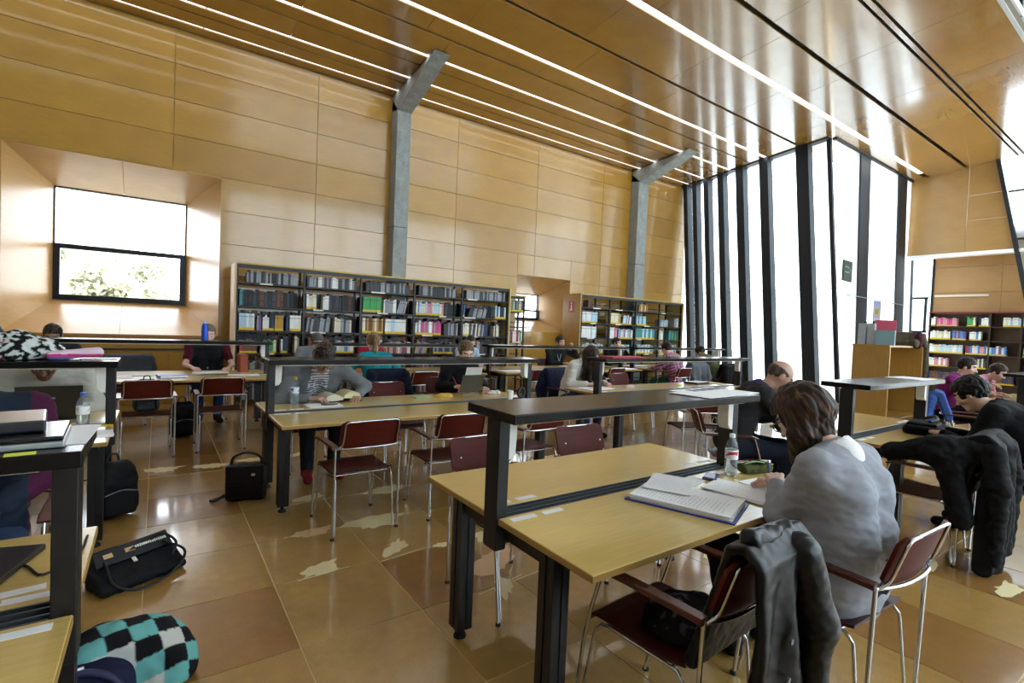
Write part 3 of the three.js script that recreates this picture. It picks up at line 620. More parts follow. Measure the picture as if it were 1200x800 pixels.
{
  const R = (u, lv, a, b, cols, o = {}, own = true) => bookRow(ups1[u] + 0.03 + a * (ups1[u + 1] - ups1[u] - 0.06), ups1[u] + 0.03 + b * (ups1[u + 1] - ups1[u] - 0.06), LV[lv], BZ - 0.01, 0, cols, { ...o, spot: `${['lowest', 'low', 'waist-high', 'middle', 'upper', 'top'][lv]} row, ${['first', 'second', 'third', 'fourth', 'last'][u]} bay from pale end of long bookshelf` }, where1, own);
  R(0, 3, 0, 0.27, ['white', 'pale'], { same: 1, mark: 1, h: 0.28 }); R(0, 3, 0.27, 0.36, ['grey', 'purple'], {}); R(0, 3, 0.36, 0.55, ['black', 'white', 'navy', 'white'], { mark: 1, h: 0.27 }); R(0, 3, 0.55, 0.73, ['tan'], { same: 1, mark: 1, h: 0.27 }); R(0, 3, 0.73, 0.79, ['navy']); R(0, 3, 0.79, 1, ['white', 'cream'], { same: 1, mark: 1, h: 0.28 });
  R(0, 4, 0, 0.1, ['teal', 'dark', 'grey'], { h: 0.3, w: 0.05 }); R(0, 5, 0.1, 0.95, ['dark', 'grey', 'black'], { h: 0.2 });
  R(0, 2, 0.02, 0.3, ['brown', 'red', 'blue'], { h: 0.24, mark: 1 }); R(0, 2, 0.34, 0.62, ['green', 'green', 'cream'], { h: 0.24, mark: 1 }); R(0, 2, 0.66, 0.8, ['navy', 'white'], { mark: 1 }); R(0, 2, 0.88, 0.98, ['grey', 'pink', 'cream'], { h: 0.3 });
  R(1, 4, 0, 0.2, ['cream', 'teal', 'red', 'white'], { mark: 1 }); R(1, 4, 0.3, 0.45, ['white'], { h: 0.25 }); R(1, 3, 0, 0.48, ['grey', 'dark'], { h: 0.27, tilt: 0.12 }); R(1, 3, 0.52, 0.88, ['grey', 'dark', 'cream', 'dark'], { h: 0.27 }); R(1, 5, 0, 0.95, ['dark', 'grey', 'dark', 'white'], { h: 0.2 }); R(1, 2, 0.05, 0.45, ['brown', 'brown', 'red'], { h: 0.26 }); R(1, 2, 0.55, 0.95, ['blue', 'white', 'cream'], { h: 0.24, mark: 1 });
  R(2, 4, 0, 0.36, ['green'], { same: 1, mark: 1, h: 0.29, w: 0.045 }); R(2, 4, 0.4, 0.66, ['grey', 'white'], { h: 0.27 }); R(2, 4, 0.66, 0.92, ['grey'], { tilt: 0.25, h: 0.26 }); R(2, 3, 0, 0.42, ['cream', 'brown', 'tan'], { same: 1, mark: 1, h: 0.29 }); R(2, 3, 0.44, 0.88, ['white', 'white', 'pale'], { same: 1, mark: 1, h: 0.29 }); R(2, 5, 0.05, 0.95, ['dark', 'grey'], { h: 0.2 }); R(2, 2, 0.5, 0.98, ['red', 'purple', 'grey', 'cream'], { h: 0.25 });
  R(3, 4, 0, 0.62, ['white', 'rose', 'blue', 'pale', 'cream'], { mark: 1, h: 0.27 }); R(3, 3, 0, 0.58, ['white', 'pink', 'grey', 'cream'], { mark: 1, h: 0.28 }); R(3, 3, 0.62, 0.98, ['dark', 'grey'], { h: 0.28 }); R(3, 5, 0.05, 0.9, ['dark', 'grey', 'black'], { h: 0.2 }); R(3, 2, 0, 0.3, ['grey', 'purple', 'tan'], { tilt: 0.2 }); R(3, 2, 0.4, 0.85, ['navy', 'grey', 'dark'], { mark: 1, h: 0.24 });
  R(4, 4, 0, 0.06, ['blue'], { mark: 1 }); R(4, 4, 0.1, 0.55, ['grey', 'dark'], { tilt: 0.25, h: 0.22 }); R(4, 4, 0.72, 0.99, ['black', 'navy', 'pale'], { mark: 1, h: 0.3, w: 0.05 }); R(4, 3, 0, 0.16, ['white', 'cream'], { mark: 1, h: 0.3 }); R(4, 3, 0.18, 0.6, ['grey', 'dark', 'cream', 'navy'], { tilt: 0.08 }); R(4, 3, 0.7, 0.85, ['dark', 'cream'], {}); R(4, 5, 0.05, 0.95, ['dark', 'grey'], { h: 0.2 }); R(4, 2, 0.05, 0.5, ['grey', 'dark', 'brown'], {});
  for (let u = 0; u < 5; u++) for (const lv of [0, 1]) R(u, lv, 0.05, 0.9, ['dark', 'brown', 'grey', 'black'], { h: 0.26 }, false);
}
for (let u = 0; u < 5; u++) for (const lv of [1, 2, 3, 4]) bookRow(ups1[u] + 0.03, ups1[u + 1] - 0.03, LV[lv], BZ - 0.2, 0, ['dark', 'black', 'black', 'brown'], { h: lv > 3 ? 0.3 : 0.33, w: 0.06 }, where1, false);
// the short bay standing just beyond its end
shelving('short bookshelf bay beyond the end of the long bookshelf', 6.78, 7.32, -9.85, [6.8, 7.3], [0.4, 0.8, 1.2, 1.56, 1.92], 2.3, { d: 0.3, endL: caseWood });
bookRow(6.84, 7.27, 1.92, -9.86, 0, ['tan', 'navy', 'teal', 'cream'], { mark: 1 }, 'the short bay beyond the long bookshelf', true);
bookRow(6.84, 7.27, 1.2, -9.86, 0, ['white', 'green', 'red', 'teal'], {}, 'the short bay beyond the long bookshelf', true);
// bookshelf beside the small window niche
const ups2 = [8.9, 9.95, 10.98, 12.0, 13.02], where2 = 'the bookshelf beside the small window niche';
const endBoard = shelving('black bookshelf with tan end panel and a red sign, beside the small window niche', 8.84, 13.06, BZ, ups2, [0.12, 0.52, 0.94, 1.35, 1.74, 2.14], 2.47, { endL: caseWood, endR: caseEdge, d: 0.62 });
{
  const R = (u, lv, a, b, cols, o = {}, own = true) => bookRow(ups2[u] + 0.03 + a * 0.96, ups2[u] + 0.03 + b * 0.96, [0.12, 0.52, 0.94, 1.35, 1.74, 2.14][lv], BZ - 0.01, 0, cols, { ...o, spot: `${['lowest', 'low', 'waist-high', 'middle', 'upper', 'top'][lv]} row, ${['first', 'second', 'third', 'fourth'][u]} bay from red-signed end panel` }, where2, own);
  R(0, 4, 0, 0.62, ['pale', 'white'], { same: 1, mark: 1, h: 0.28, w: 0.05 }); R(0, 3, 0, 0.6, ['pale', 'white', 'white'], { same: 1, h: 0.29, w: 0.05 }); R(0, 5, 0.2, 0.4, ['brown', 'dark'], { h: 0.2 });
  R(1, 4, 0, 0.42, ['cream', 'cream', 'tan'], { same: 1, mark: 1, h: 0.29, w: 0.05 }); R(1, 4, 0.45, 0.9, ['pale', 'navy', 'white'], { mark: 1, h: 0.26, tilt: 0.1 }); R(1, 3, 0, 0.3, ['rose', 'pink', 'white', 'navy'], { h: 0.3 }); R(1, 3, 0.32, 0.95, ['blue', 'cream', 'pale', 'white', 'purple'], { mark: 1, h: 0.27 });
  R(2, 4, 0, 0.5, ['teal', 'pale'], { same: 1, mark: 1, h: 0.26, w: 0.05 }); R(2, 3, 0, 0.85, ['teal', 'teal', 'pale'], { same: 1, mark: 1, h: 0.3, w: 0.055 }); R(2, 5, 0.1, 0.5, ['tan', 'cream', 'brown'], { h: 0.2 });
  R(3, 4, 0, 0.4, ['grey', 'pale'], { h: 0.2 }); R(3, 3, 0, 0.2, ['cream', 'white'], { h: 0.28 }); R(3, 3, 0.45, 0.95, ['green', 'dark', 'teal'], { h: 0.28 }); R(3, 4, 0.7, 0.95, ['grey', 'white'], { h: 0.26 });
  for (const u of [0, 1, 2, 3]) R(u, 2, 0.05, 0.85, ['white', 'pale', 'teal', 'cream'], { h: 0.27, mark: 1 }, false);
  const t = mesh('shelf_sign', cbox(0.006, 0.3, 0.2, 0.01, -2.115 - 0.02, 2.14, -0.31), M('#a3202a', 0.4), endBoard); t.userData.label = 'small red sign with a white figure';
  mesh('sign_figure', [box(0.004, 0.05, 0.05, -2.139, 2.235, -0.3), box(0.004, 0.12, 0.04, -2.139, 2.13, -0.3), box(0.004, 0.03, 0.09, -2.139, 2.06, -0.31)], M('#f0e8e4', 0.5), endBoard);
}
// ---- bookshelf on the passage wall, seen through the opening
{
  const t = thing('wall_bookshelf', 'dark brown bookshelf full of coloured books on the passage wall', 'bookshelf', 20.1, 0, -3.0), br = M('#38261c', 0.5, { map: grain }), red = M('#7a2a24', 0.5);
  const lv = [0.05, 0.45, 0.87, 1.29, 1.72, 2.14], where = 'the dark bookshelf on the passage wall';
  for (const z of [-2.45, -1.02, -0.35, 0.95, 2.5]) mesh('upright', cbox(0.34, 2.56, 0.035, 0.003, 0.17, 1.28, z), br, t);
  for (const y of lv) mesh('shelf_board', cbox(0.34, 0.03, 5, 0.003, 0.17, y - 0.015, 0.02), br, t);
  mesh('top_board', cbox(0.38, 0.04, 5.05, 0.004, 0.17, 2.56, 0.02), red, t);
  mesh('back_panel', box(0.015, 2.5, 4.95, 0.345, 1.27, 0.02), M('#5c4128', 0.6, { map: grain }), t);
  const R = (l, a, b, cols, o = {}, own = true) => bookRow(a, b, lv[l], 20.1, -PI / 2, cols, { mark: 1, w: 0.05, ...o, spot: `${['lowest', 'low', 'waist-high', 'middle', 'upper', 'top'][l]} row of the passage wall bookshelf` }, where, own);
  R(5, -5.42, -5.3, ['navy', 'white'], {}); R(5, -5.28, -4.75, ['rose', 'pink', 'rose'], { h: 0.26 }); R(5, -4.55, -4.3, ['cream', 'green', 'tan']); R(5, -4.28, -3.98, ['white', 'teal', 'navy', 'white']); R(5, -3.75, -3.35, ['pale', 'white', 'cream']); R(5, -3.33, -2.9, ['blue', 'purple', 'white', 'pale']);
  R(4, -5.42, -4.9, ['white', 'cream', 'white']); R(4, -4.88, -4.5, ['grey', 'purple', 'blue']); R(4, -4.48, -4.15, ['pale', 'white', 'rose', 'blue']); R(4, -3.1, -2.7, ['pale', 'white', 'navy']);
  R(3, -5.42, -4.6, ['cream', 'black', 'white', 'pale']); R(3, -4.55, -3.6, ['blue', 'red', 'cream', 'pale', 'purple', 'rose']); R(3, -3.3, -2.6, ['green', 'white', 'navy', 'purple']);
  R(2, -5.42, -4.9, ['white', 'rose'], {}, false); R(2, -4.3, -4.0, ['cream', 'tan', 'dark'], { h: 0.3 }, false); R(2, -3.1, -2.6, ['rose', 'pink', 'red'], {}, false); R(1, -5.4, -3.4, ['brown', 'dark', 'navy'], {}, false);
}
for (const [where, list] of pending) {
  const g = mergeGeometries(list), m = mesh(numbered('book_rows'), g, bookMat, scene); m.userData = { kind: 'stuff', label: 'rows of books half hidden on the lower shelves of ' + where.replace(/^the /, 'the '), category: 'books' };
}
// ================================================================ SOFT SHAPES: distance fields turned into meshes
function smin(a, b, k) { const h = max(k - abs(a - b), 0) / k; return min(a, b) - h * h * k * 0.25; }
function smax(a, b, k) { return -smin(-a, -b, k); }
// tapered capsules [ax,ay,az,bx,by,bz,ra,rb] joined smoothly
function capsules(list, k) {
  const n = list.length, A = list.map((c) => { const [ax, ay, az, bx, by, bz, ra, rb] = c, dx = bx - ax, dy = by - ay, dz = bz - az; return [ax, ay, az, dx, dy, dz, 1 / max(1e-9, dx * dx + dy * dy + dz * dz), ra, rb - ra]; });
  return (x, y, z) => {
    let d = 1e3;
    for (let i = 0; i < n; i++) {
      const c = A[i], px = x - c[0], py = y - c[1], pz = z - c[2]; let t = (px * c[3] + py * c[4] + pz * c[5]) * c[6]; t = t < 0 ? 0 : t > 1 ? 1 : t;
      const ex = px - c[3] * t, ey = py - c[4] * t, ez = pz - c[5] * t, q = sqrt(ex * ex + ey * ey + ez * ez) - c[7] - c[8] * t;
      const g = k - abs(d - q); d = g > 0 ? min(d, q) - g * g * 0.25 / k : min(d, q);
    }
    return d;
  };
}
const C = (a, b, ra, rb = ra) => [a.x, a.y, a.z, b.x, b.y, b.z, ra, rb];
function bounds(list, pad) {
  const lo = [1e3, 1e3, 1e3], hi = [-1e3, -1e3, -1e3];
  for (const c of list) { const r = max(c[6], c[7]) + pad; for (let i = 0; i < 3; i++) { lo[i] = min(lo[i], c[i] - r, c[i + 3] - r); hi[i] = max(hi[i], c[i] + r, c[i + 3] + r); } }
  return [lo, hi];
}
const ell = (x, y, z, rx, ry, rz) => { const a = x / rx, b = y / ry, c = z / rz, k0 = sqrt(a * a + b * b + c * c), a1 = a / rx, b1 = b / ry, c1 = c / rz; return k0 * (k0 - 1) / max(1e-6, sqrt(a1 * a1 + b1 * b1 + c1 * c1)); };
const rboxd = (x, y, z, hx, hy, hz, r) => { const a = max(abs(x) - hx + r, 0), b = max(abs(y) - hy + r, 0), c = max(abs(z) - hz + r, 0); return sqrt(a * a + b * b + c * c) + min(0, max(abs(x) - hx + r, abs(y) - hy + r, abs(z) - hz + r)) - r; };
// surface of f = 0 as an indexed mesh with smooth normals; colour(x, y, z, normal) is optional
function skinOf(f, lo, hi, h, colour) {
  const nx = Math.ceil((hi[0] - lo[0]) / h) + 2, ny = Math.ceil((hi[1] - lo[1]) / h) + 2, nz = Math.ceil((hi[2] - lo[2]) / h) + 2, S = new Float32Array(nx * ny * nz);
  const X = (i) => lo[0] + (i - 0.5) * h, Y = (j) => lo[1] + (j - 0.5) * h, Z = (k) => lo[2] + (k - 0.5) * h;
  for (let k = 0; k < nz; k++) for (let j = 0; j < ny; j++) {
    const row = (k * ny + j) * nx;
    for (let i = 0; i < nx; i++) {
      const v = f(X(i), Y(j), Z(k)); S[row + i] = v;
      let skip = floor((abs(v) * 0.6 - 1.5 * h) / h); while (skip-- > 0 && i + 1 < nx) S[row + ++i] = v;
    }
  }
  const at = new Int32Array(nx * ny * nz).fill(-1), pos = [], idx = [];
  for (let k = 0; k + 1 < nz; k++) for (let j = 0; j + 1 < ny; j++) for (let i = 0; i + 1 < nx; i++) {
    const b = (k * ny + j) * nx + i; let sx = 0, sy = 0, sz = 0, n = 0, m = 0;
    for (let q = 0; q < 8; q++) if (S[b + (q & 1) + ((q >> 1) & 1) * nx + (q >> 2) * nx * ny] < 0) m |= 1 << q;
    if (m === 0 || m === 255) continue;
    for (let q = 0; q < 8; q++) for (let e = 0; e < 3; e++) {
      if (q & (1 << e)) continue; const r = q | (1 << e); if (((m >> q) & 1) === ((m >> r) & 1)) continue;
      const va = S[b + (q & 1) + ((q >> 1) & 1) * nx + (q >> 2) * nx * ny], vb = S[b + (r & 1) + ((r >> 1) & 1) * nx + (r >> 2) * nx * ny], t = va / (va - vb);
      sx += (q & 1) + (e === 0 ? t : 0); sy += ((q >> 1) & 1) + (e === 1 ? t : 0); sz += (q >> 2) + (e === 2 ? t : 0); n++;
    }
    at[b] = pos.length / 3; pos.push(X(i) + sx / n * h, Y(j) + sy / n * h, Z(k) + sz / n * h);
  }
  const quadAt = (a, b, c, d, flip) => { if (a < 0 || b < 0 || c < 0 || d < 0) return; flip ? idx.push(a, c, b, a, d, c) : idx.push(a, b, c, a, c, d); };
  for (let k = 1; k + 1 < nz; k++) for (let j = 1; j + 1 < ny; j++) for (let i = 1; i + 1 < nx; i++) {
    const b = (k * ny + j) * nx + i, s = S[b] < 0;
    if (s !== S[b + 1] < 0) quadAt(at[b - nx - nx * ny], at[b - nx * ny], at[b], at[b - nx], !s);
    if (s !== S[b + nx] < 0) quadAt(at[b - 1 - nx * ny], at[b - 1], at[b], at[b - nx * ny], !s);
    if (s !== S[b + nx * ny] < 0) quadAt(at[b - 1 - nx], at[b - nx], at[b], at[b - 1], !s);
  }
  const N = new Float32Array(pos.length), col = colour ? new Float32Array(pos.length) : null, e = h * 0.4;
  for (let i = 0; i < pos.length; i += 3) {
    const x = pos[i], y = pos[i + 1], z = pos[i + 2]; let a = f(x + e, y, z) - f(x - e, y, z), b = f(x, y + e, z) - f(x, y - e, z), c = f(x, y, z + e) - f(x, y, z - e); const l = hypot(a, b, c) || 1;
    a /= l; b /= l; c /= l; N[i] = a; N[i + 1] = b; N[i + 2] = c; if (col) { const q = colour(x, y, z, a, b, c); col[i] = q.r; col[i + 1] = q.g; col[i + 2] = q.b; }
  }
  const g = new THREE.BufferGeometry(); g.setAttribute('position', new THREE.Float32BufferAttribute(pos, 3)); g.setAttribute('normal', new THREE.BufferAttribute(N, 3)); if (col) g.setAttribute('color', new THREE.BufferAttribute(col, 3)); g.setIndex(idx);
  return g;
}
const hex = (c) => new THREE.Color(c);
const cloth = new THREE.MeshPhysicalMaterial({ vertexColors: true, roughness: 0.9, specularIntensity: 0.4 });
const skinMat = new THREE.MeshPhysicalMaterial({ vertexColors: true, roughness: 0.5 });
const hairMat = new THREE.MeshPhysicalMaterial({ vertexColors: true, roughness: 0.5, specularIntensity: 0.55 });

// ================================================================ PEOPLE
function headField() {
  return (x0, y, z) => {
    const x = abs(x0);
    let d = ell(x, y - 0.03, z + 0.012, 0.074, 0.088, 0.094);
    d = smin(d, ell(x, y + 0.03, z - 0.025, 0.056, 0.083, 0.063), 0.035);
    d = smin(d, ell(x, y + 0.092, z - 0.055, 0.03, 0.022, 0.026), 0.03);
    d = smin(d, ell(x - 0.036, y + 0.024, z - 0.058, 0.026, 0.024, 0.024), 0.02);
    d = smin(d, ell(x - 0.02, y - 0.025, z - 0.078, 0.028, 0.009, 0.014), 0.015);
    d = smax(d, -(hypot(x - 0.031, y - 0.002, z - 0.1) - 0.016), 0.012);
    d = smin(d, hypot(x - 0.031, y - 0.003, z - 0.076) - 0.0125, 0.003);
    { const t = clamp((0.006 - y) / 0.036, 0, 1), r = hypot(x, y - 0.006 + 0.036 * t, z - 0.086 - 0.02 * t) - 0.0075 - 0.005 * t; d = smin(d, r, 0.01); }
    d = smin(d, ell(x - 0.009, y + 0.031, z - 0.096, 0.009, 0.007, 0.01), 0.006);
    d = smin(d, ell(x, y + 0.053, z - 0.083, 0.021, 0.0055, 0.011), 0.006);
    d = smin(d, ell(x, y + 0.063, z - 0.081, 0.018, 0.006, 0.011), 0.006);
    d = smin(d, ell(x - 0.075, y + 0.004, z + 0.006, 0.009, 0.031, 0.019), 0.008);
    return d;
  };
}
const theHead = headField();
function handCaps(pose, s) {   // wrist at the origin, fingers along +z, back of the hand up, thumb towards s * -x (s = 1 left hand)
  const out = [], curl = { flat: [0.18, 0.25, 0.2], rest: [0.4, 0.55, 0.4], pen: [0.75, 0.95, 0.5], fist: [1.2, 1.45, 0.9] }[pose], D = -s;
  const F = [[0.030, 0.088, 0.038, 0.024, 0.020, 0.0086], [0.010, 0.093, 0.043, 0.028, 0.021, 0.0088], [-0.011, 0.089, 0.040, 0.026, 0.020, 0.0084], [-0.030, 0.080, 0.031, 0.019, 0.018, 0.0075]];
  F.forEach(([kx, kz, a, b, c, r], i) => {
    let p = V(D * kx, 0, kz), ang = 0; out.push(C(V(D * kx * 0.5, -0.002, 0.008), p, 0.0155, 0.0125));
    [a, b, c].forEach((l, j) => { ang += curl[j] * (1 + 0.07 * i); const q = p.clone().add(V(D * (0.06 - 0.04 * i) * l, -sin(ang) * l, cos(ang) * l)); out.push(C(p, q, r * (1.02 - 0.07 * j), r * (0.96 - 0.08 * j))); p = q; });
  });
  const t0 = V(D * 0.022, -0.006, 0.02), t1 = V(D * 0.046, -0.016, 0.05), t2 = V(D * 0.05 - D * (pose === 'pen' || pose === 'fist' ? 0.018 : 0), -0.026, 0.082), t3 = t2.clone().add(V(-D * (pose === 'flat' ? 0.0 : 0.014), -0.008, 0.024));
  out.push(C(t0, t1, 0.0145, 0.0115), C(t1, t2, 0.0108, 0.0098), C(t2, t3, 0.0096, 0.008));
  return out;
}
function basis(origin, fwd, up) { const z = fwd.clone().normalize(), x = V().crossVectors(up, z).normalize(), y = V().crossVectors(z, x); return new THREE.Matrix4().makeBasis(x, y, z).setPosition(origin); }
const moveCaps = (list, m) => list.map(([a, b, c, d, e, f, r, s]) => { const p = V(a, b, c).applyMatrix4(m), q = V(d, e, f).applyMatrix4(m); return [p.x, p.y, p.z, q.x, q.y, q.z, r, s]; });
const skinTones = { fair: ['#d3ab98', '#b0746a'], mid: ['#b98f79', '#96605a'], tan: ['#94705c', '#7a4c42'], dark: ['#6d4a38', '#5a3428'] };

function person(o) {
  const root = thing('person', o.label, 'person', o.x, 0, o.z, o.turn ?? 0), SC = o.scale ?? 1.05, tall = o.tall ?? 1; root.scale.setScalar(SC);
  const cell = o.cell ?? 0.016, fine = o.fine ?? (cell > 0.0155 ? 0.007 : 0.0055), H = (o.seat ?? 0.455) / SC, W = o.wide ?? 1, fem = o.fem ? 1 : 0;
  const toLocal = (w) => { const p = V(w[0] - o.x, w[1], w[2] - o.z); p.applyAxisAngle(V(0, 1, 0), -(o.turn ?? 0)); return p.divideScalar(SC); };
  const along = (a) => V(0, cos(a), sin(a)), side = o.side ?? 0, twist = (v) => v.applyAxisAngle(V(0, 0, 1), -side).applyAxisAngle(V(0, 1, 0), o.twist ?? 0);
  const pel = V(0, H + 0.11, 0), l0 = o.lean ?? 0.2, l1 = l0 + (o.bend ?? 0.3) * 0.5, l2 = l0 + (o.bend ?? 0.3);
  const up = (v, d, len) => v.clone().addScaledVector(twist(d.clone()), len);
  const waist = up(pel, along(l0), 0.17 * tall), chest = up(waist, along(l1), 0.19 * tall), nb = up(chest, along(l2), 0.15 * tall), sc = up(nb, along(l2), -0.045);
  const sw = (fem ? 0.155 : 0.18) * W, Xd = twist(V(1, 0, 0));
  const nd = along(l2 + (o.neck ?? 0.25)), nTop = up(nb, nd, 0.085);
  const hp = o.nod ?? 0.5, hy = o.look ?? 0, tilt = o.tilt ?? 0;
  const hm = new THREE.Matrix4().makeRotationFromEuler(new THREE.Euler(hp, hy + (o.twist ?? 0), tilt, 'YXZ'));
  const hUp = V(0, 1, 0).transformDirection(hm), hc = nTop.clone().addScaledVector(hUp, 0.088).addScaledVector(V(0, 0, 1).transformDirection(hm), 0.022); const HS = o.headScale ?? 1.07; hc.addScaledVector(hUp, 0.088 * (HS - 1)); hm.scale(V(HS, HS, HS)); hm.setPosition(hc);
  const sk = skinTones[o.skin ?? 'fair'].map(hex), hairC = hex(o.hair ?? '#2a1c14');
  // arms
  const arm = {};
  for (const s of [1, -1]) {
    const sh = sc.clone().addScaledVector(Xd, s * sw), tg = s > 0 ? o.handL : o.handR; let hand = tg ? toLocal(tg) : V(s * 0.17, 0.785 / SC, 0.4);
    const U = 0.285, Fo = 0.25, dd = hand.clone().sub(sh), dist = min(dd.length(), U + Fo - 0.012); hand = sh.clone().addScaledVector(dd.normalize(), dist);
    const a = (U * U - Fo * Fo + dist * dist) / (2 * dist), hh = sqrt(max(0, U * U - a * a)), pole = V(...(o.pole ?? [0.75, -1, -0.35])); pole.x *= s; if (s > 0 && o.poleL) pole.set(...o.poleL); if (s < 0 && o.poleR) pole.set(...o.poleR);
    pole.addScaledVector(dd, -pole.dot(dd)).normalize(); const el = sh.clone().addScaledVector(dd, a).addScaledVector(pole, hh);
    const fw = s > 0 ? o.fwdL : o.fwdR, fd = fw ? V(...fw).applyAxisAngle(V(0, 1, 0), -(o.turn ?? 0)) : hand.clone().sub(el).setY((hand.y - el.y) * 0.35).normalize();
    const ur = s > 0 ? o.upL : o.upR; arm[s] = { sh, el, hand, m: basis(hand, fd, ur ? V(...ur) : V(s * 0.25, 1, 0)), pose: (s > 0 ? o.poseL : o.poseR) ?? 'rest' };
  }
  // legs
  const leg = {};
  for (const s of [1, -1]) { const k = o.legs ?? 0, hip = V(s * 0.095 * W, H + 0.085, 0.02), knee = V(s * (0.12 + 0.02 * k), H + 0.05, 0.43 + s * 0.02), ank = V(s * 0.11, 0.085, 0.4 + (s > 0 ? o.footL ?? 0 : o.footR ?? 0)); leg[s] = { hip, knee, ank, toe: ank.clone().add(V(s * 0.025, -0.052, 0.145)) }; }
  // body: one continuous skin
  const core = [C(pel, waist, 0.09), C(waist, chest, 0.085), C(chest, nb, 0.075, 0.05), C(arm[1].sh, arm[-1].sh, 0.045), C(nb, nTop, 0.052, 0.05), C(nTop, hc, 0.048, 0.055)];
  for (const s of [1, -1]) { const a = arm[s], l = leg[s]; core.push(C(a.sh, a.el, 0.038, 0.034), C(a.el, a.hand, 0.033, 0.024), C(l.hip, l.knee, 0.06, 0.05), C(l.knee, l.ank, 0.045, 0.034)); }
  const skinCol = () => sk[0], geos = [];
  { const [lo, hi] = bounds(core, 0.03); geos.push(skinOf(capsules(core, 0.03), lo, hi, max(cell, 0.015), skinCol)); }
  {
    const brow = hex(o.brow ?? o.hair ?? '#2a1c14'), white = hex('#d9d2ca'), iris = hex('#2a1d16'), neckL = nTop.clone().applyMatrix4(hm.clone().invert()), nk = capsules([C(V(0, -0.03, -0.02), neckL, 0.05, 0.05)], 0.02);
    const f = (x, y, z) => smin(theHead(x, y, z), nk(x, y, z), 0.025);
    const g = skinOf(f, [-0.1, -0.16, -0.12], [0.1, 0.13, 0.13], fine, (x, y, z) => {
      const ax = abs(x), e = hypot(ax - 0.031, y - 0.003, z - 0.076);
      if (e < 0.0145 && z > 0.078) return hypot(ax - 0.03, y + 0.001) < 0.0062 ? iris : white;
      if (z > 0.05 && ((ax / 0.021) ** 2 + ((y + 0.058) / 0.0105) ** 2) < 1) return sk[1];
      if (z > 0.055 && ax > 0.012 && ax < 0.05 && abs(y - 0.028 + 0.15 * max(0, ax - 0.036)) < 0.0065) return brow;
      if (o.beard && z > -0.01 && y < -0.035 + 0.25 * max(0, 0.05 - z) && !(ax < 0.022 && y > -0.066 && y < -0.048)) return sk[0].clone().lerp(hairC, o.beard);
      return sk[0];
    });
    g.applyMatrix4(hm); geos.push(g);
  }
  for (const s of [1, -1]) { const caps = moveCaps(handCaps(arm[s].pose, s), arm[s].m), [lo, hi] = bounds(caps, 0.01); geos.push(skinOf(capsules(caps, 0.007), lo, hi, max(0.0035, fine * 0.8), skinCol)); }
  mesh('body', mergeGeometries(geos), skinMat, root);
  // clothes
  const topC = hex(o.top ?? '#444a55'), T = [], thick = o.thick ?? 0, bw = (fem ? 0.072 : 0.082) * W;
  for (const s of [1, -1]) {
    const q = (v, k) => v.clone().addScaledVector(Xd, s * k);
    T.push(C(q(pel, bw), q(waist, bw * 0.95), 0.118 + thick, 0.108 + thick), C(q(waist, bw * 0.95), q(chest, bw), 0.108 + thick, 0.112 + thick), C(q(chest, bw), q(sc, bw * 0.9), 0.112 + thick, 0.082 + thick));
    if (o.hem) T.push(C(V(0, pel.y, 0.02), V(0, pel.y - 0.07, 0), 0.14, 0.12), C(q(pel, bw * 1.25), q(pel.clone().add(V(0, -0.06, 0)), bw * 1.35), 0.12, 0.105));
    const a = arm[s], wr = a.hand.clone().lerp(a.el, o.sleeve ?? 0.09); T.push(C(sc, a.sh, 0.075 + thick, 0.066 + thick));
    if ((o.sleeve ?? 0) < 0.9) T.push(C(a.sh, a.el, 0.064 + thick * 0.7, 0.05 + thick * 0.7), C(a.el, wr, 0.05 + thick * 0.7, 0.037 + thick * 0.5)); else { const u = a.sh.clone().lerp(a.el, o.sleeve - 0.9 + 0.25); T.push(C(a.sh, u, 0.064 + thick, 0.056 + thick)); }
  }
  T.push(C(nb, up(nb, nd, o.collar ?? 0.012), 0.064 + thick * 0.4, 0.058));
  const tf = capsules(T, 0.045), wr = o.wrinkle ?? 0.006;
  { const [lo, hi] = bounds(T, 0.03), d2 = wr * 0.6; const f = (x, y, z) => { const t0 = tf(x, y, z); if (t0 > 0.05 || t0 < -0.05) return t0; return t0 + wr * noise(x * 9, y * 22, z * 9) + d2 * noise(x * 26, y * 44, z * 26); }; mesh(o.topName ?? 'sweater', skinOf(f, lo, hi, cell, o.pattern ? (x, y, z, a, b, c) => o.pattern(V(x, y, z), { nb, chest, waist, pel, arm }, topC) : (x, y, z) => topC), o.topMat ?? cloth, root); }
  const tr = hex(o.trousers ?? '#23283a'), B = [];
  for (const s of [1, -1]) { const l = leg[s]; B.push(C(V(s * 0.05, H + 0.1, -0.02), l.hip, 0.115, 0.1), C(l.hip, l.knee, 0.092, 0.07), C(l.knee, l.ank, 0.068, 0.052)); }
  { const [lo, hi] = bounds(B, 0.02), bf = capsules(B, 0.04); mesh('trousers', skinOf((x, y, z) => max(bf(x, y, z), H + 0.0 - y - (z < 0.2 ? 0.012 : 2)) + 0.004 * noise(x * 14, y * 30, z * 14), lo, hi, cell, () => tr), cloth, root); }
  const shc = hex(o.shoes ?? '#1c1a1a');
  for (const s of [1, -1]) {
    const l = leg[s], caps = [C(l.ank, l.ank.clone().add(V(0, -0.035, -0.02)), 0.046, 0.042), C(l.ank.clone().add(V(0, -0.035, 0)), l.toe, 0.042, 0.036)], [lo, hi] = bounds(caps, 0.01), f = capsules(caps, 0.03);
    mesh('shoe', skinOf((x, y, z) => smax(f(x, y, z), 0.003 - y, 0.004), lo, hi, max(0.009, cell * 0.6), () => shc), cloth, root);
  }
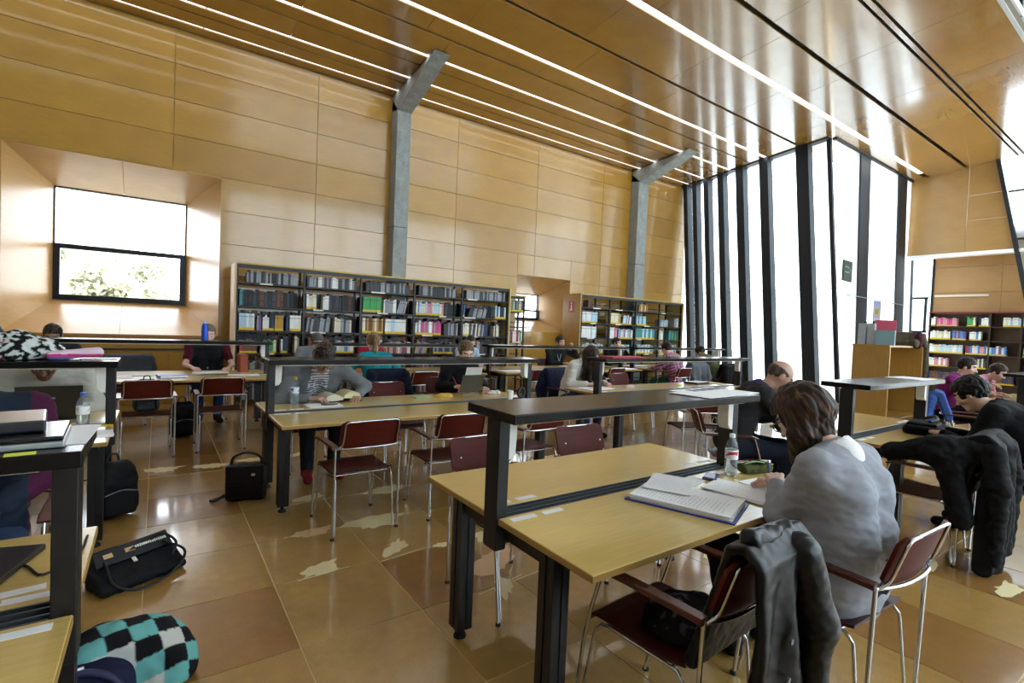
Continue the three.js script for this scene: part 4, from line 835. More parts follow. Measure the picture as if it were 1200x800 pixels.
  // hair
  if (o.style !== 'none') {
    const inv = new THREE.Matrix3().setFromMatrix4(hm).transpose(), dn = V(0, -1, 0).applyMatrix3(inv), caps = [], Lx = (x, y, z) => V(x, y, z), st = o.style ?? 'short';
    const fall = (p, len, r0, r1, push) => { const q = p.clone().addScaledVector(dn, len).add(push ?? V()); caps.push(C(p, p.clone().lerp(q, 0.5).add((push ?? V()).clone().multiplyScalar(0.25)), r0, (r0 + r1) / 2 + 0.004), C(p.clone().lerp(q, 0.5).add((push ?? V()).clone().multiplyScalar(0.25)), q, (r0 + r1) / 2 + 0.004, r1)); };
    if (st === 'long' || st === 'bob') {
      const len = st === 'long' ? 0.34 : 0.2;
      for (const s of [1, -1]) { fall(Lx(s * 0.068, 0.02, o.swept ? -0.025 : 0.01), len * 0.9, 0.032, 0.026, V(s * 0.012, 0, o.swept ? -0.02 : 0.012)); fall(Lx(s * 0.055, 0.02, -0.06), len, 0.042, 0.034); if (!o.swept) fall(Lx(s * 0.06, 0.06, 0.045), len * 0.72, 0.022, 0.017, V(s * 0.02, 0, 0.015)); }
      fall(Lx(0, 0.0, -0.08), len, 0.05, 0.036);
    }
    if (st === 'pony') { caps.push(C(Lx(0, 0.05, -0.1), Lx(0, 0.045, -0.135), 0.022, 0.026)); fall(Lx(0, 0.045, -0.135), 0.3, 0.03, 0.012, V(0, 0, -0.02)); }
    const cf = caps.length ? capsules(caps, 0.025) : null, th = o.volume ?? 0.011, rec = o.recede ?? 0;
    const f = (x, y, z) => {
      const ax = abs(x);
      let d = ell(ax, y - 0.032, z + 0.014, 0.075 + th, 0.089 + th, 0.095 + th);
      if (st === 'ring') { d = max(d, y - 0.055 + 0.25 * max(0, z + 0.03), -(y + 0.075), z - 0.035 + 1.2 * max(0, -y - 0.0)); }
      else {
        const face = max(0.052 - rec * 0.05 - z - 0.25 * max(0, y), y - 0.066 + rec * 0.03 + 0.35 * ax), ear = st === 'long' || st === 'bob' ? -1 : min(-(y + 0.02) , z + 0.035);
        d = smax(d, -face, 0.008); if (st === 'short' || st === 'pony') { d = smax(d, -(y + 0.085) - 0.5 * min(0, z + 0.05) * 0, 0.01); d = smax(d, min(-(y + 0.028), z + 0.032), 0.01); }
      }
      if (cf) d = smin(d, cf(x, y, z), 0.02);
      if (d > 0.03 || d < -0.03) return d;
      const st2 = st === 'short' ? [60, 34, 40] : [52, 9, 52];
      return d + (o.curl ?? 0.0035) * noise(x * st2[0], y * st2[1], z * st2[2]) + 0.0015 * noise(x * 130, y * 30, z * 130);
    };
    const R = st === 'long' || st === 'bob' || st === 'pony' ? 0.42 : 0.13, [lo, hi] = caps.length ? bounds(caps, 0.02) : [[0, 0, 0], [0, 0, 0]];
    const light = hairC.clone().lerp(hex(o.streak ?? '#8a6a48'), 0.45), dark = hairC.clone().multiplyScalar(0.7);
    const g = skinOf(f, [min(lo[0], -0.11), min(lo[1], -0.12), min(lo[2], -0.14)], [max(hi[0], 0.11), max(hi[1], 0.15), max(hi[2], 0.12)], max(0.0042, fine), (x, y, z) => { const n = noise(x * 70, y * 12, z * 70); return n > 0.1 ? hairC.clone().lerp(light, min(1, (n - 0.1) * 2.2)) : n < -0.1 ? hairC.clone().lerp(dark, min(1, (-n - 0.1) * 4)) : hairC; });
    g.applyMatrix4(hm); mesh('hair', g, hairMat, root);
  }
  if (o.glasses) {
    const g = [], col = M(o.glasses, 0.3);
    for (const s of [1, -1]) { const r = new THREE.TorusGeometry(0.022, 0.0024, 6, 20); r.scale(1.1, 0.82, 1); r.translate(s * 0.032, 0.0, 0.101); g.push(r, bent([[s * 0.056, 0.006, 0.1], [s * 0.078, 0.008, 0.085], [s * 0.082, 0.006, -0.01]], 0.0024, 0.01, 5)); }
    g.push(tube([[-0.009, 0.002, 0.102], [0, 0.005, 0.106], [0.009, 0.002, 0.102]], 0.0022, 6, 5));
    mesh('glasses', join(g).applyMatrix4(hm), col, root);
  }
  if (o.extra) o.extra(root, { hm, nb, nd, chest, sc, Xd, arm, up, along, l2, cell });
  return root;
}
// ---------------------------------------------------------------- the readers
const collar = (col, r = 0.066) => (root, q) => {
  const a = q.nb.clone().addScaledVector(q.nd, -0.012), b = q.nb.clone().addScaledVector(q.nd, 0.035), caps = [C(a, b, r + 0.006, r - 0.004)], [lo, hi] = bounds(caps, 0.01), f0 = capsules(caps, 0.01), g0 = capsules([C(a, b.clone().addScaledVector(q.nd, 0.1), r - 0.012)], 0.01);
  mesh('collar', skinOf((x, y, z) => smax(max(f0(x, y, z), (V(x, y, z).sub(b).dot(q.nd))), -g0(x, y, z), 0.004), lo, hi, 0.008, () => hex(col)), cloth, root);
};
person({ label: 'woman in a grey sweater with brown bobbed hair bent over her papers', x: 2.42, z: -0.89, turn: PI - 0.02, thick: 0.004, lean: -0.1, bend: 0.5, neck: 0.35, nod: 0.6, swept: 1, fem: 1, wide: 1.16, hem: 1, scale: 1.08, tall: 0.9, cell: 0.011, fine: 0.0038, top: '#989aa2', trousers: '#17181c', hair: '#2e1c12', streak: '#7d5a34', style: 'bob', volume: 0.02, curl: 0.006, glasses: '#23283a', handL: [2.5, 0.84, -1.24], handR: [2.68, 0.785, -1.3], poseL: 'pen', poseR: 'pen', wrinkle: 0.007, sleeve: 0.13, poleL: [0.7, -1, -0.1], extra: collar('#f0eeee', 0.09) });
person({ label: 'balding man in a charcoal sweater and blue collar writing', x: 4.44, z: -2.64, turn: 0.8, lean: 0.25, bend: 0.4, neck: 0.4, nod: 0.6, look: 0.0, wide: 1.2, scale: 1.1, cell: 0.013, fine: 0.0042, top: '#2b2b2e', trousers: '#1d2230', hair: '#4a4038', style: 'ring', volume: 0.003, brow: '#4a3428', skin: 'mid', handL: [4.95, 0.79, -2.34], handR: [4.82, 0.79, -2.2], poseR: 'pen', poseL: 'rest', extra: collar('#3b3570', 0.08) });
person({ label: 'young man in a black hoodie with short black hair writing', x: 5.66, z: -0.76, scale: 1.1, turn: PI, lean: 0.33, bend: 0.5, neck: 0.4, nod: 0.6, look: -0.1, wide: 1.18, cell: 0.013, fine: 0.0042, top: '#0e0f13', thick: 0.012, trousers: '#15161b', hair: '#0e0b0a', streak: '#1a1613', volume: 0.017, curl: 0.008, skin: 'fair', beard: 0.18, handL: [5.5, 0.79, -1.35], handR: [5.7, 0.79, -1.38], poseL: 'rest', poseR: 'pen', topName: 'hoodie', extra: collar('#0c0d10', 0.085) });
const stripes = (p, q, c) => { const t = p.clone().sub(q.chest).dot(q.nb.clone().sub(q.chest).normalize()), f = abs(p.x) < 0.085 - 0.1 * max(0, t - 0.05) && p.z > q.chest.z; return f ? ((((t + 10) * 38) % 1) < 0.42 ? hex('#3a3f63') : hex('#dcdcdc')) : c; };
person({ label: 'man in a grey cardigan and striped shirt reading at the long table', x: 1.33, z: -5.5, scale: 1.12, lean: 0.28, bend: 0.45, neck: 0.45, nod: 0.75, wide: 1.18, cell: 0.012, fine: 0.0045, top: '#73787d', pattern: stripes, topName: 'cardigan', trousers: '#22242c', shoes: '#7a1f26', hair: '#15100d', volume: 0.014, skin: 'mid', glasses: '#2a2320', handL: [1.68, 0.79, -5.05], handR: [1.2, 0.79, -5.0], poseL: 'fist', poseR: 'rest', thick: 0.008, poleL: [1, -0.6, -0.2], poleR: [-1, -0.6, -0.2] });
person({ label: 'person in a black coat drawing with a pencil behind a tablet easel', x: 3.12, z: -5.68, lean: 0.18, bend: 0.3, neck: 0.3, nod: 0.45, look: -0.1, cell: 0.015, fem: 1, top: '#101115', thick: 0.02, collar: 0.05, trousers: '#5a1626', hair: '#5a4632', streak: '#8a7458', volume: 0.012, topName: 'coat', handL: [3.3, 0.79, -5.2], handR: [2.86, 0.83, -5.16], poseR: 'pen' });
person({ label: 'woman in a white sweater with long brown hair', x: 5.12, z: -5.66, turn: 0.1, lean: 0.22, bend: 0.4, neck: 0.35, nod: 0.5, look: 0.35, fem: 1, cell: 0.014, top: '#d5d3cd', trousers: '#2b3c66', hair: '#2b1a14', streak: '#4a2f22', style: 'long', volume: 0.013, handL: [5.35, 0.79, -5.16], handR: [4.98, 0.79, -5.15], thick: 0.006 });
person({ label: 'person in a teal top with a blond ponytail, back turned', x: 2.5, z: -6.68, turn: PI + 0.1, lean: 0.15, bend: 0.25, neck: 0.15, nod: 0.2, look: -0.25, fem: 1, wide: 1.12, cell: 0.015, top: '#157f8c', trousers: '#20263a', hair: '#7d6242', streak: '#a98e64', style: 'pony', volume: 0.009, handL: [2.25, 0.79, -7.15], handR: [2.75, 0.79, -7.15], pole: [1.2, -0.5, -0.4] });
const plaid = (p, q, c) => { const a = ((p.x * 17 + 40) % 1) < 0.28, b = ((p.y * 17 + p.z * 6 + 40) % 1) < 0.28; return a && b ? hex('#2b0f24') : a || b ? hex('#b79ab0') : c; };
person({ label: 'person in a purple plaid shirt with dark hair, back turned', x: 9.0, z: -6.62, turn: PI + 0.25, lean: 0.2, bend: 0.3, neck: 0.2, nod: 0.35, look: -0.3, wide: 1.25, cell: 0.014, top: '#7a2a52', pattern: plaid, topName: 'shirt', thick: 0.015, trousers: '#123c38', hair: '#120e0d', volume: 0.014, handL: [8.8, 0.79, -7.15], handR: [9.15, 0.79, -7.15] });
person({ label: 'person in an olive shirt hunched at the table by the striped glass', x: 10.4, z: -6.6, turn: PI + 0.3, lean: 0.3, bend: 0.35, neck: 0.4, nod: 0.7, look: -0.1, wide: 1.1, cell: 0.017, top: '#4d5236', topName: 'shirt', trousers: '#1d1f24', hair: '#120d0b', skin: 'tan', sleeve: 1.2, handL: [10.15, 0.79, -7.15], handR: [10.5, 0.79, -7.15] });
person({ label: 'man with a lanyard and hand on his face before the small window niche', x: 7.45, z: -8.85, turn: -0.1, lean: 0.12, bend: 0.25, neck: 0.2, nod: 0.2, look: 0.1, wide: 1.15, cell: 0.016, top: '#24252a', thick: 0.012, topName: 'jacket', trousers: '#1d2026', hair: '#15110f', skin: 'mid', handL: [7.72, 1.14, -8.52], handR: [7.35, 0.8, -8.42], poseL: 'fist', fwdL: [-0.3, 1, 0], upL: [1, 0, 0.2], extra: (root, q) => { for (const s of [1, -1]) mesh('lanyard', tube([q.nb.clone().addScaledVector(q.Xd, s * 0.07).add(V(0, 0.01, 0.05)), q.chest.clone().addScaledVector(q.Xd, s * 0.045).add(V(0, 0.02, 0.13)), q.chest.clone().add(V(0, -0.12, 0.14))], 0.006, 10, 5), M('#c9d0d6', 0.6), root); } });
person({ label: 'man in a black pullover resting his chin on his hand', x: 9.25, z: -8.85, lean: 0.15, bend: 0.25, neck: 0.15, nod: 0.08, look: 0.3, wide: 1.1, cell: 0.016, top: '#14151a', trousers: '#1b1d24', hair: '#1d1512', skin: 'fair', handL: [9.42, 1.1, -8.5], handR: [9.15, 0.8, -8.4], poseL: 'fist', fwdL: [-0.3, 1, 0], upL: [1, 0, 0.2] });
person({ label: 'grey-haired man in a pale grey shirt facing the room, before the bookshelf', x: 2.15, z: -8.95, lean: 0.25, bend: 0.4, neck: 0.3, nod: 0.5, wide: 1.1, cell: 0.018, top: '#8b939b', topName: 'shirt', trousers: '#22242c', hair: '#4b4a4a', streak: '#7a7a7a', skin: 'fair' });
person({ label: 'person in a red top with short brown hair, before the bookshelf', x: 3.15, z: -8.95, lean: 0.25, bend: 0.35, neck: 0.3, nod: 0.35, look: 0.3, cell: 0.018, top: '#a01c2c', trousers: '#22242c', hair: '#4d3b2c', handL: [3.3, 1.02, -8.5], fwdL: [-0.2, 1, 0.1], poseL: 'fist' });
person({ label: 'person in pale blue by the end of the long bookshelf', x: 5.1, z: -8.95, lean: 0.2, bend: 0.35, neck: 0.3, nod: 0.4, cell: 0.018, top: '#a9c3dc', topName: 'shirt', trousers: '#22242c', hair: '#2d211b', handR: [4.95, 1.08, -8.58], fwdR: [0.2, 1, 0.1], poseR: 'fist' });
person({ label: 'man in a dark vest over a maroon shirt at the window table', x: 0.62, z: -8.8, lean: 0.1, bend: 0.2, neck: 0.15, nod: 0.3, wide: 1.15, cell: 0.014, top: '#1d2024', pattern: (p, q, c) => hypot(p.x, 0) > 0.19 ? hex('#4d1024') : c, topName: 'vest', sleeve: 1.25, trousers: '#253a66', shoes: '#2a2420', hair: '#6b625a', skin: 'fair', handL: [0.85, 0.78, -8.3], handR: [0.42, 0.79, -8.28] });
person({ label: 'dark-haired person bowed over the table under the big window', x: -1.08, z: -8.88, lean: 0.2, bend: 0.3, neck: 0.3, nod: 0.5, cell: 0.018, top: '#2a2c33', trousers: '#22242c', hair: '#0f0c0b', skin: 'tan' });
person({ label: 'dark-haired person at the window table beside the patterned scarf', x: -1.62, z: -8.88, lean: 0.2, bend: 0.35, neck: 0.3, nod: 0.6, cell: 0.018, top: '#30323a', trousers: '#22242c', hair: '#120e0c', skin: 'tan' });
chair(-1.62, -8.8, IN, 'dark red armchair under the person beside the patterned scarf');
person({ label: 'person in a beige hooded top behind the open laptop', x: -0.72, z: -5.6, turn: 0.05, lean: 0.3, bend: 0.45, neck: 0.4, nod: 0.6, wide: 1.22, cell: 0.014, top: '#aaa99f', topName: 'hooded_top', thick: 0.015, trousers: '#5d5a52', shoes: '#6e6a60', footL: 0.35, hair: '#17110e', skin: 'dark', handL: [-0.5, 0.79, -5.05], handR: [-0.85, 0.79, -5.05] });
person({ label: 'person in a navy vest with purple sleeves at the laptop table', x: -0.68, z: -3.0, turn: 0.15, tall: 1.12, lean: 0.12, bend: 0.2, neck: 0.2, nod: 0.3, look: -0.6, wide: 1.2, cell: 0.013, top: '#1a2432', pattern: (p, q, c) => abs(p.x) > 0.215 ? hex('#3f1230') : c, topName: 'vest', thick: 0.006, trousers: '#2c3c58', hair: '#241611', skin: 'mid', handL: [-0.48, 0.8, -2.56], handR: [-0.85, 0.8, -2.55], poleL: [1.3, -0.15, -0.3], sleeve: 0.1, legs: 3 });
person({ label: 'person in a magenta top with short dark hair at the far table', x: 9.72, z: -2.42, turn: 0.05, lean: 0.15, bend: 0.3, neck: 0.25, nod: 0.25, fem: 1, cell: 0.015, top: '#8a2a78', trousers: '#1d1f26', hair: '#1f1410', streak: '#3a2720', handL: [9.95, 0.98, -1.95], handR: [9.6, 0.9, -1.95] });
person({ label: 'person in a pale pink top with dark hair beyond the magenta one', x: 11.2, z: -2.5, turn: -0.2, lean: 0.35, bend: 0.4, neck: 0.3, nod: 0.5, cell: 0.018, top: '#d592a4', trousers: '#1d1f26', hair: '#1a110e', skin: 'fair' });
// ================================================================ COATS OVER CHAIR BACKS
const seg2 = (px, py, ax, ay, bx, by) => { const dx = bx - ax, dy = by - ay, t = clamp(((px - ax) * dx + (py - ay) * dy) / (dx * dx + dy * dy), 0, 1); return hypot(px - ax - dx * t, py - ay - dy * t); };
function coat(name, label, x, z, turn, o) {
  const t = thing(name, label, o.category ?? 'coat', x, 0, z, turn), yb = o.bottom ?? 0.35, hw = o.half ?? 0.23, th = o.thick ?? 0.016, cx = o.shift ?? 0, flare = o.flare ?? 0.05, fk = o.folds ?? 26, col = hex(o.color), mat = o.mat ?? cloth, cell = o.cell ?? 0.014, sd = o.seed ?? 1;
  const line = [[-0.245, o.inner ?? 0.62], [-0.335, 0.888], [-0.385, 0.905], [-0.432, 0.86], [-0.435, 0.6], [-0.43, yb]];
  const fold = (px, py) => { const a = smooth(0.92, 0.55, py) * (o.depth ?? 0.028); return a * (sin(px * fk + sd + 3 * noise(px * 3, py * 2.2, sd)) * 0.7 + (mat === leather ? 0.35 : 0.6) * noise(px * 9, py * (mat === leather ? 1.6 : 3), sd + 5)); };
  const near = (a, b) => { let d = 1e3; for (let i = 0; i + 1 < line.length; i++) { const p = line[i], r = line[i + 1]; d = min(d, seg2(a, b, p[0], p[1], r[0], r[1])); } return d; };
  const W = hw + flare * 1.6 + abs(o.skew ?? 0) + 0.06;
  const f = (px, py, pz) => {
    const e = near(pz, py); if (e > th + 0.11) return e - th - 0.07; if (abs(px - cx) > W + 0.03) return abs(px - cx) - W + 0.03;
    const q = pz + (pz < -0.36 ? fold(px, py) : 0) + (mat === leather ? 0.0025 : 0.006) * noise(px * 30, py * 30, pz * 30); const d = near(q, py);
    const w = hw + flare * smooth(0.8, yb, py) * (1 + 0.4 * noise(py * 6, sd, 1)), edge = abs(px - cx - (o.skew ?? 0) * smooth(0.85, yb, py)) - w, hem = yb + (o.point ?? 0.05) * noise(px * 5, sd, 3) + (o.slant ?? 0) * (px - cx) - py;
    return smax(smax(d - th - 0.01 * smooth(0.8, 0.4, py), edge, 0.02), hem, 0.02);
  };
  const shell = mesh('shell', skinOf(f, [cx - W, yb - 0.12, -0.56], [cx + W, 0.95, -0.2], cell, (a, b, c) => col), mat, t);
  for (const [k, s] of (o.sleeves ?? [-1, 1]).entries()) {
    const sx = cx + s * (hw - (o.sleeveIn ?? 0.03)), caps = [C(V(sx, 0.84, -0.43), V(sx + s * 0.035, 0.62, -0.475), 0.07, 0.062), C(V(sx + s * 0.035, 0.62, -0.475), V(sx + s * 0.01, max(0.12, yb + 0.04), -0.465), 0.06, 0.046)], [lo, hi] = bounds(caps, 0.03), g = capsules(caps, 0.04);
    mesh('sleeve', skinOf((a, b, c) => g(a, b, c) + (mat === leather ? 0.005 : 0.009) * noise(a * 12, b * (mat === leather ? 8 : 24) + k, c * 12) + 0.003 * noise(a * 34, b * 40, c * 34), lo, hi, cell, () => col), mat, t);
  }
  if (o.thrown) { const caps = [C(V(0.17, 0.84, -0.36), V(0.25, 0.8, -0.12), 0.1, 0.09), C(V(0.25, 0.8, -0.12), V(0.24, 0.73, 0.14), 0.085, 0.06), C(V(0.24, 0.78, -0.2), V(0.27, 0.35, -0.3), 0.09, 0.07)], [lo, hi] = bounds(caps, 0.03), g = capsules(caps, 0.06); mesh('thrown_sleeve', skinOf((a, b, c) => g(a, b, c) + 0.014 * noise(a * 11, b * 14, c * 11) + 0.006 * noise(a * 28, b * 28, c * 28), lo, hi, cell, () => col), mat, t); }
  if (o.hood) { const caps = [C(V(cx - 0.1, 0.86, -0.39), V(cx + 0.1, 0.86, -0.39), 0.075, 0.075), C(V(cx, 0.84, -0.42), V(cx + 0.02, 0.72, -0.46), 0.1, 0.06)], [lo, hi] = bounds(caps, 0.02), g = capsules(caps, 0.05); mesh('hood', skinOf((a, b, c) => g(a, b, c) + 0.014 * noise(a * 15, b * 15, c * 15), lo, hi, cell, () => col), mat, t); }
  if (o.collar) { const caps = [C(V(cx - 0.12, 0.9, -0.37), V(cx + 0.13, 0.915, -0.37), 0.03, 0.036)], [lo, hi] = bounds(caps, 0.02), g = capsules(caps, 0.03); mesh('collar', skinOf((a, b, c) => g(a, b, c) + 0.01 * noise(a * 20, b * 20, c * 20), lo, hi, cell, () => col), mat, t); }
  for (const [bx, by] of o.buttons ?? []) mesh('button', cyl(0.009, 0.009, 0.006, 0, 0, 0, 12).rotateX(PI / 2), M('#8f959c', 0.3, { metalness: 0.7 }), t, bx, by, -0.475);
  return t;
}
const leather = new THREE.MeshPhysicalMaterial({ vertexColors: true, roughness: 0.34, specularIntensity: 0.55 });
const nylon = new THREE.MeshPhysicalMaterial({ vertexColors: true, roughness: 0.7, specularIntensity: 0.4 });
coat('leather_coat', 'black leather coat hung over the armchair beside the woman in grey', 1.64, -1.2, PI + 0.06, { color: '#07080b', mat: leather, bottom: 0.1, half: 0.2, shift: 0.015, flare: 0.04, skew: 0.03, sleeveIn: 0.1, cell: 0.009, depth: 0.03, folds: 30, collar: 1, sleeves: [-1], inner: 0.5, buttons: [[0.06, 0.62], [0.065, 0.5], [0.06, 0.38]] });
coat('long_coat', 'long black coat with hood hung over the armchair beside the young man in black', 4.8, -1.3, PI + 0.05, { color: '#0b0c10', mat: nylon, bottom: 0.06, half: 0.25, flare: 0.03, slant: -0.35, hood: 1, thick: 0.05, depth: 0.04, cell: 0.013, seed: 4, inner: 0.5, thrown: 1 });
coat('denim_jacket', 'blue denim jacket hung over an armchair near the low wooden bookcase', 8.62, -1.82, 0.25, { color: '#35508a', bottom: 0.42, half: 0.24, thick: 0.04, seed: 6, depth: 0.02, category: 'jacket' });
chair(8.62, -1.82, 0.25, 'dark red armchair under the blue denim jacket');
coat('navy_coat', 'dark navy coat hung over the armchair of the person in teal', 2.5, -6.75, PI, { color: '#141a2c', bottom: 0.38, half: 0.26, thick: 0.03, seed: 8, cell: 0.014, inner: 0.7 });
coat('padded_coat', 'navy padded coat on the armchair of the woman in white', 5.1, -5.6, 0, { color: '#1a2444', mat: nylon, bottom: 0.2, half: 0.24, thick: 0.04, seed: 9, cell: 0.014 });
coat('black_jacket', 'black jacket on the armchair of the person in olive shirt', 10.5, -6.75, PI, { color: '#0f1014', bottom: 0.2, half: 0.28, thick: 0.03, seed: 10, cell: 0.016, category: 'jacket' });
coat('grey_jacket', 'dark grey jacket on an armchair under the big window niche', -0.35, -8.7, 0, { color: '#3a4046', bottom: 0.45, half: 0.3, thick: 0.03, seed: 11, cell: 0.016, category: 'jacket', inner: 0.55 });
chair(9.6, -6.95, PI, 'dark red armchair heaped with a grey fleece jacket');
coat('fleece_jacket', 'grey fleece jacket on the armchair between the plaid and olive shirts', 9.6, -6.95, PI, { color: '#5b6068', bottom: 0.4, half: 0.28, thick: 0.05, seed: 12, cell: 0.014, depth: 0.05, category: 'jacket' });

single('black_scarf', skinOf((x, y, z) => smax(ell(x, y - 0.03, z, 0.13, 0.1, 0.15) + 0.03 * noise(x * 12, y * 12, z * 12) + 0.01 * noise(x * 30, y * 30, z * 30), -y, 0.01), [-0.19, -0.01, -0.2], [0.19, 0.18, 0.2], 0.01, (x, y, z) => noise(x * 40, y * 40, z * 40) > 0.38 ? hex('#4a4450') : hex('#0d0d10')), cloth, 'black flecked scarf heaped on the seat of the leather-coat chair', 'scarf', 1.62, 0.452, -1.1, 0.2);
// ================================================================ BAGS AND SOFT THINGS
function soft(f, lo, hi, cell, col) { return skinOf(f, lo, hi, cell, typeof col === 'function' ? col : () => hex(col)); }
{ // black briefcase bag on the floor by the long table
  const t = thing('shoulder_bag', 'black leather shoulder bag standing on the floor by the long table leg', 'bag', 0.64, 0, -4.72, -0.25);
  mesh('bag_body', soft((x, y, z) => rboxd(x, y - 0.155, z * (1 + 0.6 * smooth(0.1, 0.35, y)), 0.155, 0.15, 0.08, 0.035) + 0.006 * noise(x * 12, y * 12, z * 12), [-0.2, -0.02, -0.13], [0.2, 0.34, 0.13], 0.01, '#0b0b0d'), leather, t);
  mesh('flap', soft((x, y, z) => rboxd(x, y - 0.22, z - 0.066, 0.15, 0.085, 0.02, 0.015) + 0.004 * noise(x * 16, y * 16, z * 3), [-0.2, 0.1, 0.02], [0.2, 0.34, 0.12], 0.009, '#0e0e11'), leather, t);
  mesh('handle', tube([[-0.12, 0.27, 0], [-0.1, 0.36, 0.01], [0, 0.4, 0.015], [0.1, 0.36, 0.01], [0.12, 0.27, 0]], 0.011, 24, 8), M('#101014', 0.4), t);
  mesh('strap_end', tube([[-0.15, 0.06, 0.03], [-0.22, 0.02, 0.05], [-0.26, 0.013, 0.02], [-0.22, 0.013, -0.02], [-0.15, 0.03, -0.01]], 0.011, 20, 6), M('#15161a', 0.5), t);
  mesh('buckle', cbox(0.03, 0.02, 0.008, 0.003, 0.06, 0.23, 0.092), chrome, t);
}
{ // black canvas tote lying on the floor
  const t = thing('tote_bag', 'black canvas tote bag with printed band slumped on the floor', 'bag', -0.09, 0, -3.62, 0.5);
  const f = (x, y, z) => { const top = 0.15 - 0.09 * smooth(-0.05, 0.16, z) + 0.02 * noise(x * 6, 1, z * 6); return rboxd(x, y - top / 2, z, 0.23 - 0.05 * smooth(0, -0.15, z), top / 2, 0.16, 0.035) + 0.012 * noise(x * 9, y * 14, z * 9) + 0.005 * noise(x * 25, y * 25, z * 25); };
  mesh('bag_body', soft(f, [-0.3, -0.02, -0.22], [0.3, 0.24, 0.22], 0.009, '#12141a'), nylon, t);
  const wall = slab(V(-0.2, 0.13, 0.035), V(0.2, 0.135, 0.03), V(0.19, 0.205, -0.03), V(-0.19, 0.19, -0.03), 0.03); mesh('top_edge', wall, M('#14161c', 0.7), t);
  const glyph = M('#e7e3d8', 0.6), gold = M('#c9a878', 0.5), r = rng(5);
  for (let k = 0; k < 15; k++) { const x = 0.17 - k * 0.0115, g = box(0.006 + 0.004 * r(), 0.002, 0.012 + 0.006 * r()); g.rotateX(0.8); mesh('letter', g, glyph, t, x, 0.175, 0.002 + 0.002 * r()); }
  for (const [x, w] of [[-0.02, 0.05], [-0.13, 0.045]]) { const g = box(w, 0.002, 0.026); g.rotateX(0.8); mesh('printed_patch', g, gold, t, x, 0.168, 0.0); }
  const tag = box(0.02, 0.003, 0.035); tag.rotateX(0.5); mesh('tag', tag, glyph, t, -0.03, 0.13, 0.07);
  mesh('handle', tube([[0.15, 0.16, 0.02], [0.22, 0.1, 0.12], [0.12, 0.04, 0.2], [-0.08, 0.02, 0.22], [-0.17, 0.06, 0.17], [-0.16, 0.15, 0.03]], 0.008, 40, 6), M('#15171d', 0.6), t);
  mesh('handle', tube([[0.09, 0.18, -0.01], [0.14, 0.21, 0.03], [0.18, 0.16, 0.1], [0.15, 0.1, 0.12]], 0.008, 24, 6), M('#15171d', 0.6), t);
}
function backpack(label, x, y, z, turn, col, s = 1, pitch = 0, mat = nylon) {
  const t = thing('backpack', label, 'bag', x, y, z, turn); t.rotation.x = pitch; t.scale.setScalar(s);
  mesh('pack_body', soft((a, b, c) => rboxd(a * (1 + 0.25 * smooth(0.25, 0.45, b)), b - 0.22, c, 0.15, 0.22, 0.09, 0.08) + 0.009 * noise(a * 10, b * 10, c * 10) + 0.004 * noise(a * 28, b * 28, c * 28), [-0.19, -0.02, -0.13], [0.19, 0.47, 0.13], 0.011, col), mat, t);
  mesh('pocket', soft((a, b, c) => rboxd(a, b - 0.13, c - 0.09, 0.115, 0.1, 0.04, 0.035) + 0.006 * noise(a * 14, b * 14, c * 14), [-0.15, 0, 0.02], [0.15, 0.26, 0.16], 0.01, col), mat, t);
  mesh('zip', tube([[-0.11, 0.21, 0.128], [0, 0.235, 0.13], [0.11, 0.21, 0.128]], 0.004, 16, 5), M('#7b8087', 0.3, { metalness: 0.7 }), t);
  mesh('top_loop', tube([[-0.04, 0.43, -0.04], [-0.025, 0.485, -0.045], [0.025, 0.485, -0.045], [0.04, 0.43, -0.04]], 0.008, 16, 6), M('#17181c', 0.6), t);
  for (const q of [-1, 1]) mesh('strap', tube([[q * 0.06, 0.4, -0.08], [q * 0.1, 0.3, -0.14], [q * 0.1, 0.15, -0.13], [q * 0.11, 0.05, -0.07]], 0.015, 18, 6), M('#17181c', 0.7), t);
  return t;
}
backpack('black backpack standing on the floor under the scarf table', -0.24, 0.003, -4.75, 0.4, '#0d0e12', 0.95);
backpack('grey backpack lying on an armchair seat before the window table', -0.08, 0.47, -6.7, PI, '#3d4548', 0.8);
backpack('black backpack on the floor under the window table', 0.28, 0.003, -7.5, 0.2, '#0c0d10', 1);
